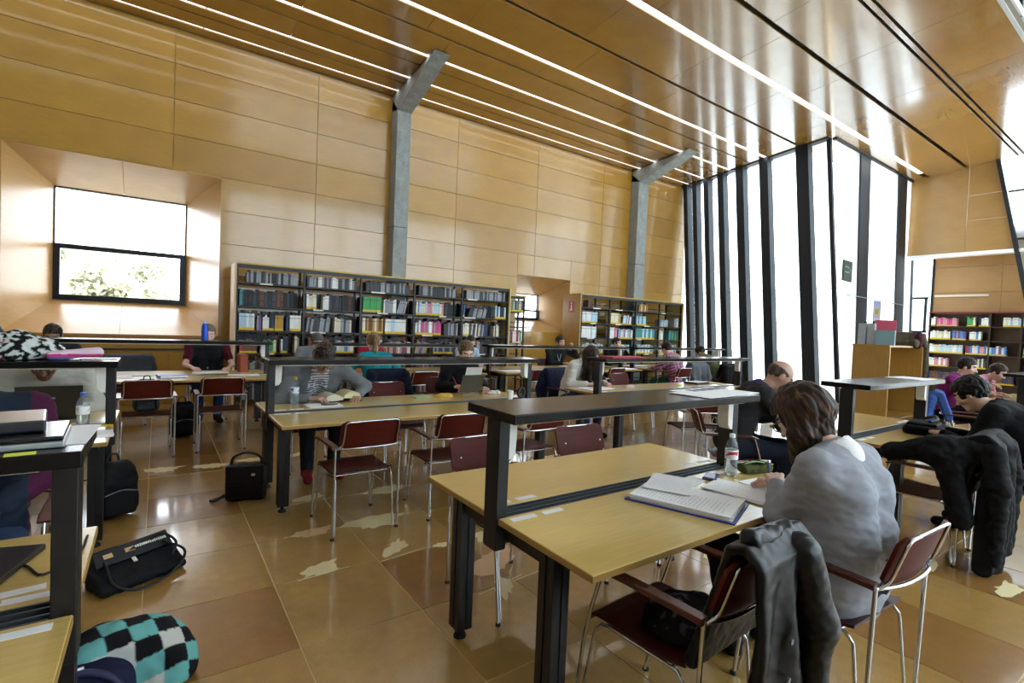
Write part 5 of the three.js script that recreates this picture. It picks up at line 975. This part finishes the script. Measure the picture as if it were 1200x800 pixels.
{ // navy pack with a checked scarf over it, lower left
  const t = thing('navy_rucksack', 'navy blue rucksack lying on the floor beneath a checked jacket', 'bag', -0.26, 0, -2.4, 0.3);
  mesh('pack_body', soft((x, y, z) => rboxd(x, y - 0.11, z, 0.2, 0.11, 0.17, 0.09) + 0.012 * noise(x * 9, y * 9, z * 9), [-0.25, -0.02, -0.22], [0.25, 0.26, 0.22], 0.01, '#171c3c'), nylon, t);
  mesh('strap', tube([[-0.1, 0.2, 0.12], [0.0, 0.245, 0.1], [0.1, 0.21, 0.14], [0.16, 0.1, 0.18]], 0.014, 18, 6), M('#1c2348', 0.6), t);
  mesh('buckle', cbox(0.035, 0.03, 0.012, 0.004, 0.02, 0.248, 0.1), M('#c3c7cc', 0.3, { metalness: 0.6 }), t);
  const a = hex('#6fb6b4'), b = hex('#17161b'), c = hex('#c9c9c4');
  const checks = (x, y, z) => { const i = floor((x * 1.0 + 5) / 0.085), j = floor((z * 0.8 - y * 0.9 + 5) / 0.085); return (i + j) % 2 ? (((j % 3) + 3) % 3 ? a : c) : ((((i + 2 * j) % 3) + 3) % 3 ? b : c); };
  const g = soft((x, y, z) => { const d = ell(x, y - 0.06, z + 0.02, 0.27, 0.22, 0.24); return smax(smax(d, 0.02 - y, 0.01), z - 0.1 - 0.35 * x, 0.03) + 0.014 * noise(x * 8, y * 8, z * 8) + 0.006 * noise(x * 20, y * 20, z * 20); }, [-0.32, 0.0, -0.3], [0.32, 0.34, 0.3], 0.008, checks);
  single('checked_jacket', g, cloth, 'teal, black and white checked jacket heaped on the navy rucksack', 'jacket', -0.09, 0, -2.5, 0.3);
}
{ // patterned scarf and pink folder on the shelf of the scarf table
  const w = hex('#c3c9c6'), k = hex('#121214'), r = hex('#7a1d2a');
  single('scarf', soft((x, y, z) => { const q = ell(x, y - 0.05, z, 0.33, 0.14, 0.15); return smax(q + 0.035 * noise(x * 10, y * 13, z * 10) + 0.014 * noise(x * 26, y * 30, z * 26), -y, 0.01); }, [-0.38, -0.02, -0.2], [0.38, 0.24, 0.2], 0.011, (x, y, z) => { const n = noise(x * 26, y * 34, z * 30); return n > 0.34 && noise(x * 7, y * 7, z * 7) > 0.25 ? r : n > 0.02 ? w : k; }), cloth, 'black and white patterned scarf heaped on a black table shelf', 'scarf', -0.86, 1.203, -4.6, 0.1);
  const t = thing('folder_wallet', 'pink and white padded wallet lying beside the patterned scarf', 'wallet', -0.46, 1.202, -4.58, 0.12);
  mesh('cover', soft((x, y, z) => rboxd(x, y - 0.03 - 0.02 * smooth(-0.1, 0.14, x), z, 0.15, 0.028, 0.1, 0.025) + 0.004 * noise(x * 12, y * 12, z * 12), [-0.18, -0.02, -0.13], [0.18, 0.1, 0.13], 0.008, (x, y, z) => y < 0.022 ? hex('#6b6fa6') : y < 0.042 ? hex('#cf2f78') : hex('#e3c9d8')), nylon, t);
  single('loose_sheet', box(0.2, 0.002, 0.14), paper, 'white sheet at the end of the scarf table shelf', 'paper', -0.33, 1.2015, -4.56, 0.2);
}
// ================================================================ THINGS ON THE TABLES
function bottle(label, x, y, z, o) {
  const t = thing('water_bottle', label, 'bottle', x, y, z, o.turn ?? 0), s = o.s ?? 1; t.scale.setScalar(s);
  const prof = [[0, 0.001], [0.028, 0.001], [0.033, 0.008], [0.033, 0.04], [0.031, 0.045], [0.033, 0.05], [0.033, 0.075], [0.031, 0.08], [0.033, 0.085], [0.033, 0.15], [0.028, 0.175], [0.016, 0.196], [0.0125, 0.203], [0.0125, 0.212]].map(([r, h]) => new THREE.Vector2(r, h));
  mesh('bottle_wall', new THREE.LatheGeometry(prof, 28), bottleGlass, t);
  mesh('water', new THREE.LatheGeometry([[0, 0.004], [0.03, 0.004], [0.031, 0.01], [0.031, o.level ?? 0.12], [0, o.level ?? 0.12]].map(([r, h]) => new THREE.Vector2(r, h)), 24), water, t);
  mesh('cap', cyl(0.0145, 0.0148, 0.019, 0, 0.2155, 0, 20), M(o.cap, 0.45), t);
  const c = document.createElement('canvas'); c.width = 256; c.height = 96; const g = c.getContext('2d'); o.print(g);
  const tx = new THREE.CanvasTexture(c); tx.colorSpace = THREE.SRGBColorSpace; const lg = new THREE.CylinderGeometry(0.0336, 0.0336, o.band ?? 0.05, 32, 1, true); lg.translate(0, o.at ?? 0.118, 0);
  mesh('label', lg, new THREE.MeshPhysicalMaterial({ map: tx, roughness: 0.5, side: THREE.DoubleSide }), t);
}
const clearPrint = (bg, fg) => (g) => { g.fillStyle = bg; g.fillRect(0, 0, 256, 96); g.fillStyle = fg; for (const x of [0, 128]) { g.beginPath(); g.moveTo(x + 14, 76); g.lineTo(x + 48, 22); g.lineTo(x + 112, 14); g.lineTo(x + 104, 60); g.lineTo(x + 84, 44); g.lineTo(x + 52, 52); g.closePath(); g.fill(); } };
bottle('clear water bottle with red label and white cap on the paper-strewn table', 2.74, TOP, -1.62, { cap: '#e9eef2', s: 1.08, print: clearPrint('#e6e6ea', '#c4202c'), turn: 0.6 });
bottle('clear water bottle with blue label and yellow cap before the grey cardigan', 1.06, TOP, -4.98, { cap: '#e0b52c', s: 1.15, print: clearPrint('#dfe6ee', '#3b62b8'), level: 0.1 });
bottle('small clear bottle with blue cap beside the open laptop', -0.4, TOP, -4.42, { cap: '#2b57c4', s: 1.1, print: clearPrint('#e8e8e6', '#c9c9cf'), level: 0.12 });
{ // blue flask on the window table's shelf
  const t = thing('flask', 'blue metal flask on the shelf before the man in a vest', 'bottle', 0.52, SHELF, -7.85);
  mesh('flask_body', new THREE.LatheGeometry([[0, 0], [0.036, 0], [0.038, 0.006], [0.038, 0.19], [0.03, 0.215], [0.02, 0.225], [0, 0.226]].map(([a, b]) => new THREE.Vector2(a, b)), 24), M('#1d4fc0', 0.35, { metalness: 0.3 }), t);
  mesh('cap', cyl(0.017, 0.019, 0.04, 0, 0.245, 0, 16), M('#b9c3cf', 0.4), t);
}
function sheets(label, x, y, z, w, d, turn, n = 3, written = true, name = 'paper_stack') {
  const t = thing(name, label, 'papers', x, y, z, turn), r = rng(round(x * 100 + z * 331));
  for (let k = 0; k < n; k++) { const g = metric(box(w, 0.0022, d)); const uv = g.attributes.uv, p = g.attributes.position; for (let i = 0; i < uv.count; i++) uv.setXY(i, p.getX(i) / w + 0.5, p.getZ(i) / d + 0.5); const m = mesh('sheet', g, written && k === n - 1 ? paperWritten : paper, t, (r() - 0.5) * 0.04, 0.0012 + k * 0.0024, (r() - 0.5) * 0.04); m.rotation.y = (r() - 0.5) * 0.25; }
  return t;
}
{ // the woman's notes
  const t = thing('ring_binder', 'open blue folder thick with written sheets before the woman in grey', 'folder', 2.1, TOP, -1.46, 0.35);
  mesh('cover', cbox(0.33, 0.006, 0.5, 0.002, 0, 0.003, 0), M('#2a2f9a', 0.4), t);
  for (let k = 0; k < 7; k++) { const g = box(0.31, 0.003, 0.46), uv = g.attributes.uv; const m = mesh('sheet', g, k === 6 ? paperWritten : paper, t, 0.004 * sin(k * 2), 0.008 + k * 0.0033, 0.006 * cos(k * 3)); m.rotation.y = 0.02 * sin(k * 5); }
  sheets('two loose written sheets overlapping the blue folder', 2.2, TOP + 0.033, -1.62, 0.3, 0.22, 0.5, 2);
  sheets('open notepad the woman in grey is writing on', 2.5, TOP, -1.4, 0.24, 0.33, 0.1, 5, true, 'notepad');
  sheets('lined white sheet under the writing hand of the woman in grey', 2.74, TOP, -1.36, 0.2, 0.28, -0.1, 2);
  sheets('small white card lying near the purple case', 2.42, TOP, -1.67, 0.16, 0.1, 0.2, 1, false, 'card');
  const p = thing('phone_case', 'purple phone in a padded case beside the red-labelled bottle', 'phone', 2.58, TOP, -1.64, 0.4);
  mesh('case', rbox(0.14, 0.016, 0.075, 0.007, 0, 0.0085, 0), M('#4a3270', 0.5), p); mesh('screen', box(0.115, 0.001, 0.06, 0, 0.0168, 0), M('#2c2440', 0.2), p);
  const c = thing('pencil_case', 'olive green pencil case lying open beside the red-labelled bottle', 'pencil case', 2.93, TOP, -1.58, -0.35);
  mesh('pouch', soft((x, y, z) => { const d = rboxd(x, y - 0.032, z * (1 + 0.8 * max(0, x)), 0.11, 0.032, 0.04, 0.028); return smax(d + 0.005 * noise(x * 20, y * 20, z * 20), -rboxd(x + 0.03, y - 0.07, z, 0.06, 0.03, 0.025, 0.01), 0.006); }, [-0.14, -0.01, -0.07], [0.14, 0.09, 0.07], 0.0055, (x, y, z) => noise(x * 30, y * 30, z * 30) > 0.1 ? hex('#2e3318') : hex('#484d2a')), cloth, c);
  mesh('zip', tube([[-0.09, 0.062, 0.02], [-0.03, 0.075, 0.028], [0.05, 0.064, 0.02], [0.12, 0.05, 0.01]], 0.003, 18, 5), M('#8fb58a', 0.5), c);
  single('pen', bent([[0, 0, 0], [0.09, 0.1, -0.03]], 0.0042, 0.01, 6), M('#2a3a8a', 0.4), 'blue pen in the writing hand of the woman in grey', 'pen', 2.7, 0.77, -1.36, 0.4);
  // printed sheets on the shelf above
  const s = thing('printed_sheet', 'large white sheet with dark blue pictures on a black table shelf', 'paper', 2.82, SHELF, -1.8, 0.08);
  mesh('sheet', box(0.5, 0.003, 0.32, 0, 0.0017, 0), paper, s); mesh('sheet', box(0.36, 0.002, 0.26, -0.18, 0.0045, 0.04), paper, s);
  for (let k = 0; k < 5; k++) mesh('picture', box(0.05, 0.0008, 0.07, -0.12 + k * 0.085, 0.0062, -0.08), M('#2f3f63', 0.5), s);
}
{ // long table
  const t = thing('tablet_easel', 'dark tablet propped on a wire easel with a sheet behind it', 'tablet', 2.98, TOP, -5.02, 0.05);
  mesh('tablet', rbox(0.3, 0.21, 0.012, 0.005, 0, 0.125, 0).rotateX(0.3), M('#4a463c', 0.45), t, 0, 0.02, 0); mesh('sheet', box(0.22, 0.3, 0.002, 0, 0.17, -0.012).rotateX(0.3), paper, t, 0, 0.02, 0);
  mesh('easel', [bent([[-0.1, 0.002, 0.02], [-0.09, 0.16, -0.03], [-0.07, 0.004, -0.12]], 0.004, 0.02, 6), bent([[0.1, 0.002, 0.02], [0.09, 0.16, -0.03], [0.07, 0.004, -0.12]], 0.004, 0.02, 6), bent([[-0.12, 0.006, 0.03], [0.12, 0.006, 0.03]], 0.004)], M('#8f949a', 0.35, { metalness: 0.7 }), t);
  single('yellow_cloth', soft((x, y, z) => smax(ell(x, y, z, 0.12, 0.035, 0.07) + 0.014 * noise(x * 22, y * 22, z * 22), -y, 0.006), [-0.15, -0.01, -0.1], [0.15, 0.06, 0.1], 0.007, '#d8b255'), cloth, 'crumpled yellow cloth beside the tablet easel', 'cloth', 2.62, TOP + 0.001, -4.98);
  single('green_notebook', cbox(0.18, 0.014, 0.13, 0.002, 0, 0.007, 0), M('#8fae86', 0.6), 'pale green notebook beside the crumpled yellow cloth', 'notebook', 2.36, TOP, -5.02, 0.1);
  single('tissue', soft((x, y, z) => smax(ell(x, y, z, 0.09, 0.04, 0.06) + 0.02 * noise(x * 26, y * 26, z * 26), -y, 0.005), [-0.13, -0.01, -0.1], [0.13, 0.08, 0.1], 0.007, '#e6e2da'), cloth, 'crumpled white tissue by the far end of the long table', 'tissue', 3.3, TOP + 0.001, -5.0);
  single('pencil', bent([[0, 0, 0], [-0.1, 0.15, 0.02]], 0.0045, 0.01, 6), M('#cf3a55', 0.5), 'pink pencil held by the person in a black coat', 'pencil', 2.88, 0.8, -5.1);
  const w = thing('tape_ring', 'black ring of tape standing beside the shelf post of the long table', 'tape', 3.38, TOP, -4.56, 0.3);
  mesh('ring', new THREE.TorusGeometry(0.055, 0.016, 8, 24).translate(0, 0.071, 0), M('#141518', 0.5), w);
  single('white_cup', new THREE.LatheGeometry([[0, 0], [0.03, 0], [0.038, 0.1], [0.035, 0.1], [0.028, 0.006], [0, 0.006]].map(([a, b]) => new THREE.Vector2(a, b)), 20), M('#e6e6e4', 0.5), 'white paper cup beside the black ring of tape', 'cup', 3.24, TOP, -4.58);
  const b = thing('open_book', 'thick open book with cream pages held by the man in grey cardigan', 'book', 1.5, TOP, -5.08, 0.1);
  for (const s of [-1, 1]) { const g = soft((x, y, z) => { const u = (x * s), top = 0.02 + 0.07 * u + 0.03 * sin(u * 18); return max(rboxd(u - 0.085, y - top / 2 - 0.03 * (s > 0 ? 1 : 0.4), z, 0.085, max(0.006, top * 0.6), 0.12, 0.006)); }, [-0.2, -0.02, -0.15], [0.2, 0.16, 0.15], 0.008, s > 0 ? '#e3dcae' : '#d8d2b8'); mesh('pages', g, cloth, b, 0, 0.01, 0); }
  mesh('cover', cbox(0.37, 0.008, 0.26, 0.003, 0, 0.005, 0), M('#5a3d22', 0.6), b);
  sheets('loose papers before the man in grey cardigan', 1.3, TOP, -4.85, 0.3, 0.2, 0.1, 3);
  single('phone', rbox(0.14, 0.01, 0.07, 0.004, 0, 0.005, 0), M('#20242e', 0.3), 'dark phone lying on papers of the man in grey cardigan', 'phone', 1.34, TOP + 0.008, -4.83, 0.2);
}
{ // laptop on the scarf table, its lid towards the room
  const t = thing('laptop', 'open brown-grey laptop seen from behind on the scarf table', 'laptop', -0.62, TOP, -4.86, 0.08);
  mesh('base', rbox(0.36, 0.022, 0.25, 0.006, 0, 0.012, -0.1), M('#15151a', 0.4), t);
  const lid = mesh('lid', rbox(0.36, 0.24, 0.012, 0.005, 0, 0.12, 0), M('#2f2b22', 0.35), t, 0, 0.022, 0.028); lid.rotation.x = 0.22;
  const c = document.createElement('canvas'); c.width = 256; c.height = 64; const g = c.getContext('2d'); g.fillStyle = '#2f2b22'; g.fillRect(0, 0, 256, 64); g.fillStyle = '#d8d4c4'; g.font = 'bold 56px sans-serif'; g.textAlign = 'center'; g.textBaseline = 'middle'; g.fillText('ASUS', 128, 34);
  const tx = new THREE.CanvasTexture(c); tx.colorSpace = THREE.SRGBColorSpace; mesh('logo', new THREE.PlaneGeometry(0.07, 0.0175).translate(0.01, 0.15, 0.0066), new THREE.MeshPhysicalMaterial({ map: tx, roughness: 0.35 }), lid);
  sheets('loose papers hanging over the edge of the scarf table', -0.38, TOP, -4.18, 0.28, 0.21, 0.15, 3);
  single('yellow_pen', bent([[-0.06, 0.005, 0], [0.06, 0.005, 0.02]], 0.005, 0.01, 6), M('#d9c21c', 0.4), 'yellow pen beside the blue-capped bottle', 'pen', -0.3, TOP, -4.5);
}
{ // laptop table at the left edge
  const t = thing('closed_laptop', 'black closed laptop with silver edge on the laptop table shelf', 'laptop', -0.36, SHELF, -1.78, 0.05);
  mesh('base', rbox(0.34, 0.016, 0.24, 0.005, 0, 0.0085, 0), M('#b7bcc2', 0.3, { metalness: 0.6 }), t); mesh('lid', rbox(0.335, 0.012, 0.235, 0.005, 0, 0.0235, 0), M('#16171b', 0.18), t);
  single('thick_folder', rbox(0.28, 0.03, 0.2, 0.006, 0, 0.0155, 0), M('#1d2127', 0.3, { clearcoat: 0.6, clearcoatRoughness: 0.2 }), 'glossy black folder lying on the closed laptop', 'folder', -0.38, SHELF + 0.03, -1.82, 0.12);
  single('white_sheet', box(0.12, 0.002, 0.26), paper, 'white sheet under the closed laptop at the shelf end', 'paper', -0.2, SHELF + 0.0012, -1.83, -0.05);
  single('sticky_note', box(0.055, 0.0015, 0.03), M('#d6dc4e', 0.7), 'yellow sticky note on the laptop table shelf', 'note', -0.26, SHELF + 0.001, -1.63, 0.1);
  const l = thing('open_laptop', 'black open laptop on the desktop by the navy vest', 'laptop', -0.44, TOP, -2.12, 1.3);
  mesh('base', rbox(0.32, 0.02, 0.22, 0.005, 0, 0.011, 0), M('#121317', 0.4), l); mesh('keys', box(0.28, 0.002, 0.1, 0, 0.0215, -0.02), M('#1d1e24', 0.5), l);
  const lid = mesh('lid', rbox(0.32, 0.22, 0.01, 0.004, 0, 0.11, 0), M('#0f1013', 0.3), l, 0, 0.02, -0.115); lid.rotation.x = -0.25;
  single('power_cable', tube([[-0.4, TOP + 0.02, -2.05], [-0.33, TOP + 0.006, -2.12], [-0.27, TOP + 0.005, -2.02], [-0.2, TOP + 0.006, -2.14], [-0.19, TOP + 0.005, -2.3]], 0.004, 40, 6), M('#17181b', 0.6), 'thin black cable trailing over the laptop table', 'cable');
  single('ruler', box(0.3, 0.002, 0.035), paper, 'long white card lying on the laptop table', 'card', -0.4, TOP + 0.001, -1.93, 0.1);
}
{ // window table
  const t = thing('blue_binder', 'blue ring binder on the window table', 'folder', 0.16, TOP, -7.6, 0.1);
  mesh('cover', rbox(0.3, 0.035, 0.23, 0.006, 0, 0.018, 0), M('#3a4a9c', 0.4), t); mesh('pages', box(0.28, 0.024, 0.215, 0.012, 0.018, 0.012), paper, t);
  sheets('open papers before the man in a vest', 0.62, TOP, -8.15, 0.4, 0.26, 0.05, 3); sheets('spread papers at the end of the window table', 0.98, TOP, -7.7, 0.36, 0.24, -0.1, 3); sheets('loose papers on the window table under the niche', -0.5, TOP, -7.7, 0.5, 0.28, 0.1, 4);
  single('orange_file', cbox(0.1, 0.26, 0.2, 0.004, 0, 0.13, 0), M('#a84a1c', 0.5), 'orange file box standing on the window table', 'file', 1.02, TOP, -8.2, 0.1);
  sheets('papers before the grey-haired man', 2.15, TOP, -8.2, 0.4, 0.26, 0, 3); sheets('stacked papers beside the person in teal', 3.0, TOP, -7.55, 0.36, 0.26, 0.2, 4);
  single('blue_cup', new THREE.LatheGeometry([[0, 0], [0.04, 0], [0.05, 0.15], [0.046, 0.15], [0.036, 0.01], [0, 0.01]].map(([a, b]) => new THREE.Vector2(a, b)), 20), M('#1f35b8', 0.5), 'blue tumbler on the table of the person in teal', 'cup', 2.05, TOP, -7.62);
  sheets('white papers at the small-niche table end', 5.35, TOP, -7.5, 0.5, 0.28, 0.1, 4); sheets('papers before the man with a lanyard', 7.4, TOP, -8.2, 0.45, 0.28, 0, 3); sheets('spread white papers before the man in a black pullover', 9.4, TOP, -8.15, 0.6, 0.3, 0.05, 3); sheets('white papers beside the person in plaid', 8.4, TOP, -7.5, 0.4, 0.28, 0.1, 3); sheets('white papers before the person in plaid', 9.5, TOP, -7.5, 0.6, 0.26, 0, 4);
  sheets('white sheets on the small-niche table shelf', 5.3, SHELF, -7.85, 0.4, 0.25, 0, 2, false);
}
{ // table with the red folder
  single('red_folder', cbox(0.62, 0.02, 0.24, 0.004, 0, 0.01, 0), M('#a81c34', 0.45), 'flat red folder lying on a long black table shelf', 'folder', 5.05, SHELF, -4.6, 0.03);
  sheets('white papers before the woman in white sweater', 5.02, TOP, -5.02, 0.5, 0.26, 0.05, 3);
  single('pink_tissue', soft((x, y, z) => smax(ell(x, y, z, 0.09, 0.035, 0.06) + 0.016 * noise(x * 24, y * 24, z * 24), -y, 0.005), [-0.13, -0.01, -0.1], [0.13, 0.07, 0.1], 0.008, '#e0c9c2'), cloth, 'crumpled pale pink tissue on the red folder table', 'tissue', 5.62, TOP + 0.001, -4.95);
  single('yellow_marker', bent([[-0.05, 0.008, 0], [0.05, 0.008, 0.01]], 0.008, 0.01, 8), M('#cfd820', 0.4), 'yellow marker on the red folder table', 'pen', 6.7, TOP, -4.9);
  const b = thing('dark_notebook', 'dark notebook with a white sheet on the red folder table', 'notebook', 7.3, TOP, -5.0, 0.1);
  mesh('cover', cbox(0.36, 0.03, 0.25, 0.004, 0, 0.015, 0), M('#1a2236', 0.5), b); mesh('sheet', box(0.33, 0.003, 0.22, 0, 0.032, 0), paper, b);
  single('tan_envelope', cbox(0.24, 0.008, 0.18, 0.002, 0, 0.004, 0), M('#c89a48', 0.6), 'tan envelope at the end of the red folder table', 'envelope', 7.7, TOP, -4.9, 0.1);
}
{ // table with the laptop bag
  const t = thing('laptop_bag', 'black padded laptop bag lying on a desktop', 'bag', 5.72, TOP, -1.52, 0.12);
  mesh('bag_body', soft((x, y, z) => rboxd(x, y - 0.04, z, 0.2, 0.042, 0.15, 0.035) + 0.006 * noise(x * 10, y * 10, z * 10), [-0.24, -0.01, -0.19], [0.24, 0.11, 0.19], 0.009, '#0c0c10'), nylon, t);
  mesh('pocket', soft((x, y, z) => rboxd(x - 0.01, y - 0.085, z + 0.02, 0.15, 0.02, 0.11, 0.018) + 0.004 * noise(x * 14, y * 14, z * 14), [-0.19, 0.05, -0.16], [0.2, 0.13, 0.14], 0.009, '#101014'), nylon, t);
  mesh('strap', tube([[0.18, 0.06, -0.1], [0.26, 0.1, -0.06], [0.2, 0.14, 0.02], [0.06, 0.13, 0.06], [-0.06, 0.115, 0.03]], 0.014, 30, 6), M('#0e0f12', 0.6), t);
  single('green_highlighter', bent([[-0.05, 0.008, 0], [0.05, 0.008, 0.02]], 0.008, 0.01, 8), M('#a5cf2a', 0.4), 'green highlighter on the laptop bag table', 'pen', 4.95, TOP, -1.97);
  sheets('white paper before the balding man', 4.92, TOP, -2.28, 0.21, 0.29, 0.4, 2); sheets('notes before the young man in black', 5.75, TOP, -1.33, 0.22, 0.12, 0, 2);
  single('dark_cup', new THREE.LatheGeometry([[0, 0], [0.035, 0], [0.042, 0.08], [0.038, 0.08], [0.03, 0.008], [0, 0.008]].map(([a, b]) => new THREE.Vector2(a, b)), 20), M('#15171b', 0.3), 'dark glass tumbler beside the laptop bag', 'cup', 6.12, TOP, -1.52);
  sheets('white sheet on the shelf end of the laptop bag table', 6.2, SHELF, -1.8, 0.4, 0.28, 0, 2, false);
  const f = thing('file_box', 'beige file box standing on the far table', 'box', 9.62, TOP, -1.25, 0.1); mesh('box_body', cbox(0.5, 0.3, 0.1, 0.006, 0, 0.15, 0), M('#b9b2a2', 0.6), f); mesh('lid', cbox(0.51, 0.03, 0.11, 0.005, 0, 0.31, 0), M('#a8a190', 0.6), f);
  single('green_board', cbox(0.9, 0.34, 0.03, 0.004, 0, 0.17, 0), M('#1c4a34', 0.6), 'green desk divider board on the far table', 'board', 10.9, TOP, -1.75, 0.05);
  single('red_board', cbox(0.6, 0.3, 0.03, 0.004, 0, 0.15, 0), M('#8c2a22', 0.6), 'red desk divider board on the far table', 'board', 10.3, TOP, -1.15, 0.05);
}
{ // low wooden bookcase with things on its top
  const t = thing('low_bookcase', 'low wooden bookcase with a coat hung at its end', 'bookcase', 8.65, 0, -2.79), L = 1.3;
  for (const q of [-1, 1]) mesh('side_panel', metric(cbox(0.03, 1.49, 0.44, 0.003, q * (L / 2 - 0.015), 0.745, 0), true), caseWood, t);
  for (const y of [0.06, 0.5, 0.95, 1.5]) mesh('shelf_board', metric(cbox(y > 1.4 ? L + 0.03 : L - 0.06, 0.028, 0.44, 0.003, 0, y, 0)), caseWood, t);
  mesh('back_panel', metric(box(L - 0.05, 1.45, 0.012, 0, 0.75, -0.21)), caseWood, t);
  bookRow(8.04, 8.3, 0.965, -2.6, 0, ['pale', 'blue', 'white', 'navy'], { h: 0.36, w: 0.05 }, 'the low wooden bookcase', true);
  bookRow(8.34, 8.56, 0.965, -2.6, 0, ['tan', 'tan', 'navy'], { h: 0.27, w: 0.05 }, 'the low wooden bookcase', true);
  bookRow(8.04, 8.5, 0.515, -2.6, 0, ['rose', 'pale', 'navy'], { h: 0.2, w: 0.05 }, 'the low wooden bookcase', true);
  for (const [x, k] of [[-2.83, 'beside the pink folder'], [-2.94, 'at the bookcase corner']]) { const f = thing('box_file', 'pale grey box file on the low bookcase ' + k, 'file', 8.18, 1.515, x); mesh('file_body', cbox(0.22, 0.29, 0.09, 0.004, 0, 0.145, 0), M('#a9b2bb', 0.5), f); mesh('knob', new THREE.SphereGeometry(0.022, 10, 8).translate(0, 0.305, 0.0), M('#17181b', 0.5), f); }
  const p = single('pink_folder', cbox(0.24, 0.34, 0.02, 0.003, 0, 0.17, 0), M('#c4566c', 0.5), 'pink folder leaning upright on the low bookcase', 'folder', 8.16, 1.514, -2.69, PI / 2 + 0.25);
  single('pink_book', cbox(0.22, 0.2, 0.04, 0.003, 0, 0.1, 0), M('#7fa0a8', 0.5), 'grey-green book before the pink folder', 'book', 8.08, 1.514, -2.66, PI / 2 + 0.1);
  const c = thing('hung_coat', 'olive khaki coat hung over the end of the low bookcase', 'coat', 9.12, 0, -2.72);
  mesh('shell', soft((x, y, z) => { const q = min(seg2(x, y, -0.22, 1.54, 0.02, 1.66), seg2(x, y, 0.02, 1.66, 0.22, 1.5), seg2(x, y, 0.22, 1.5, 0.3, 0.5)); return smax(q - 0.055 + 0.02 * noise(x * 9, y * 6, z * 14) + 0.008 * noise(x * 26, y * 26, z * 26), abs(z) - 0.2 - 0.03 * noise(1, y * 5, 2), 0.05); }, [-0.34, 0.42, -0.3], [0.44, 1.78, 0.3], 0.015, '#4c4436'), cloth, c);
  mesh('lining', soft((x, y, z) => ell(x + 0.1, y - 1.6, z - 0.17, 0.1, 0.12, 0.05) + 0.01 * noise(x * 20, y * 20, z * 20), [-0.25, 1.45, 0.08], [0.06, 1.75, 0.26], 0.012, '#3a1722'), cloth, c);
}
// ---- notices on the glass
{
  const c = document.createElement('canvas'); c.width = 128; c.height = 112; const g = c.getContext('2d'); g.fillStyle = '#1f3a30'; g.fillRect(0, 0, 128, 112); g.fillStyle = '#9fb59a';
  for (const [x, y, w] of [[24, 30, 18], [46, 28, 14], [64, 32, 20], [22, 58, 10], [36, 60, 26], [66, 58, 14], [86, 60, 10]]) g.fillRect(x, y, w, 7); g.beginPath(); g.moveTo(98, 40); g.lineTo(112, 48); g.lineTo(98, 56); g.fill();
  const tx = new THREE.CanvasTexture(c); tx.colorSpace = THREE.SRGBColorSpace;
  const s = thing('exit_sign', 'dark green sign with pale lettering on the glass', 'sign', 14.32, 3.32, -5.62, 0.08); mesh('plate', cbox(0.66, 0.52, 0.03, 0.004), M('#1a3028', 0.5), s); mesh('face', new THREE.PlaneGeometry(0.62, 0.48).translate(0, 0, 0.0165), new THREE.MeshPhysicalMaterial({ map: tx, roughness: 0.5 }), s);
  const d = document.createElement('canvas'); d.width = 64; d.height = 96; const h = d.getContext('2d'); h.fillStyle = '#8f93c4'; h.fillRect(0, 0, 64, 96); h.fillStyle = '#b6a36a'; h.fillRect(8, 26, 48, 34); h.fillStyle = '#7f8a6a'; h.fillRect(14, 32, 30, 20); h.fillStyle = '#aab0d6'; h.fillRect(6, 66, 52, 22);
  const ty = new THREE.CanvasTexture(d); ty.colorSpace = THREE.SRGBColorSpace;
  const p = thing('poster', 'small lilac poster with a tan picture on the glass', 'poster', 17.0, 2.38, -5.84, 0); mesh('sheet', box(0.55, 0.72, 0.006), paper, p); mesh('print', new THREE.PlaneGeometry(0.55, 0.72).translate(0, 0, 0.004), new THREE.MeshPhysicalMaterial({ map: ty, roughness: 0.6 }), p);
}
renderer.render(scene, camera);
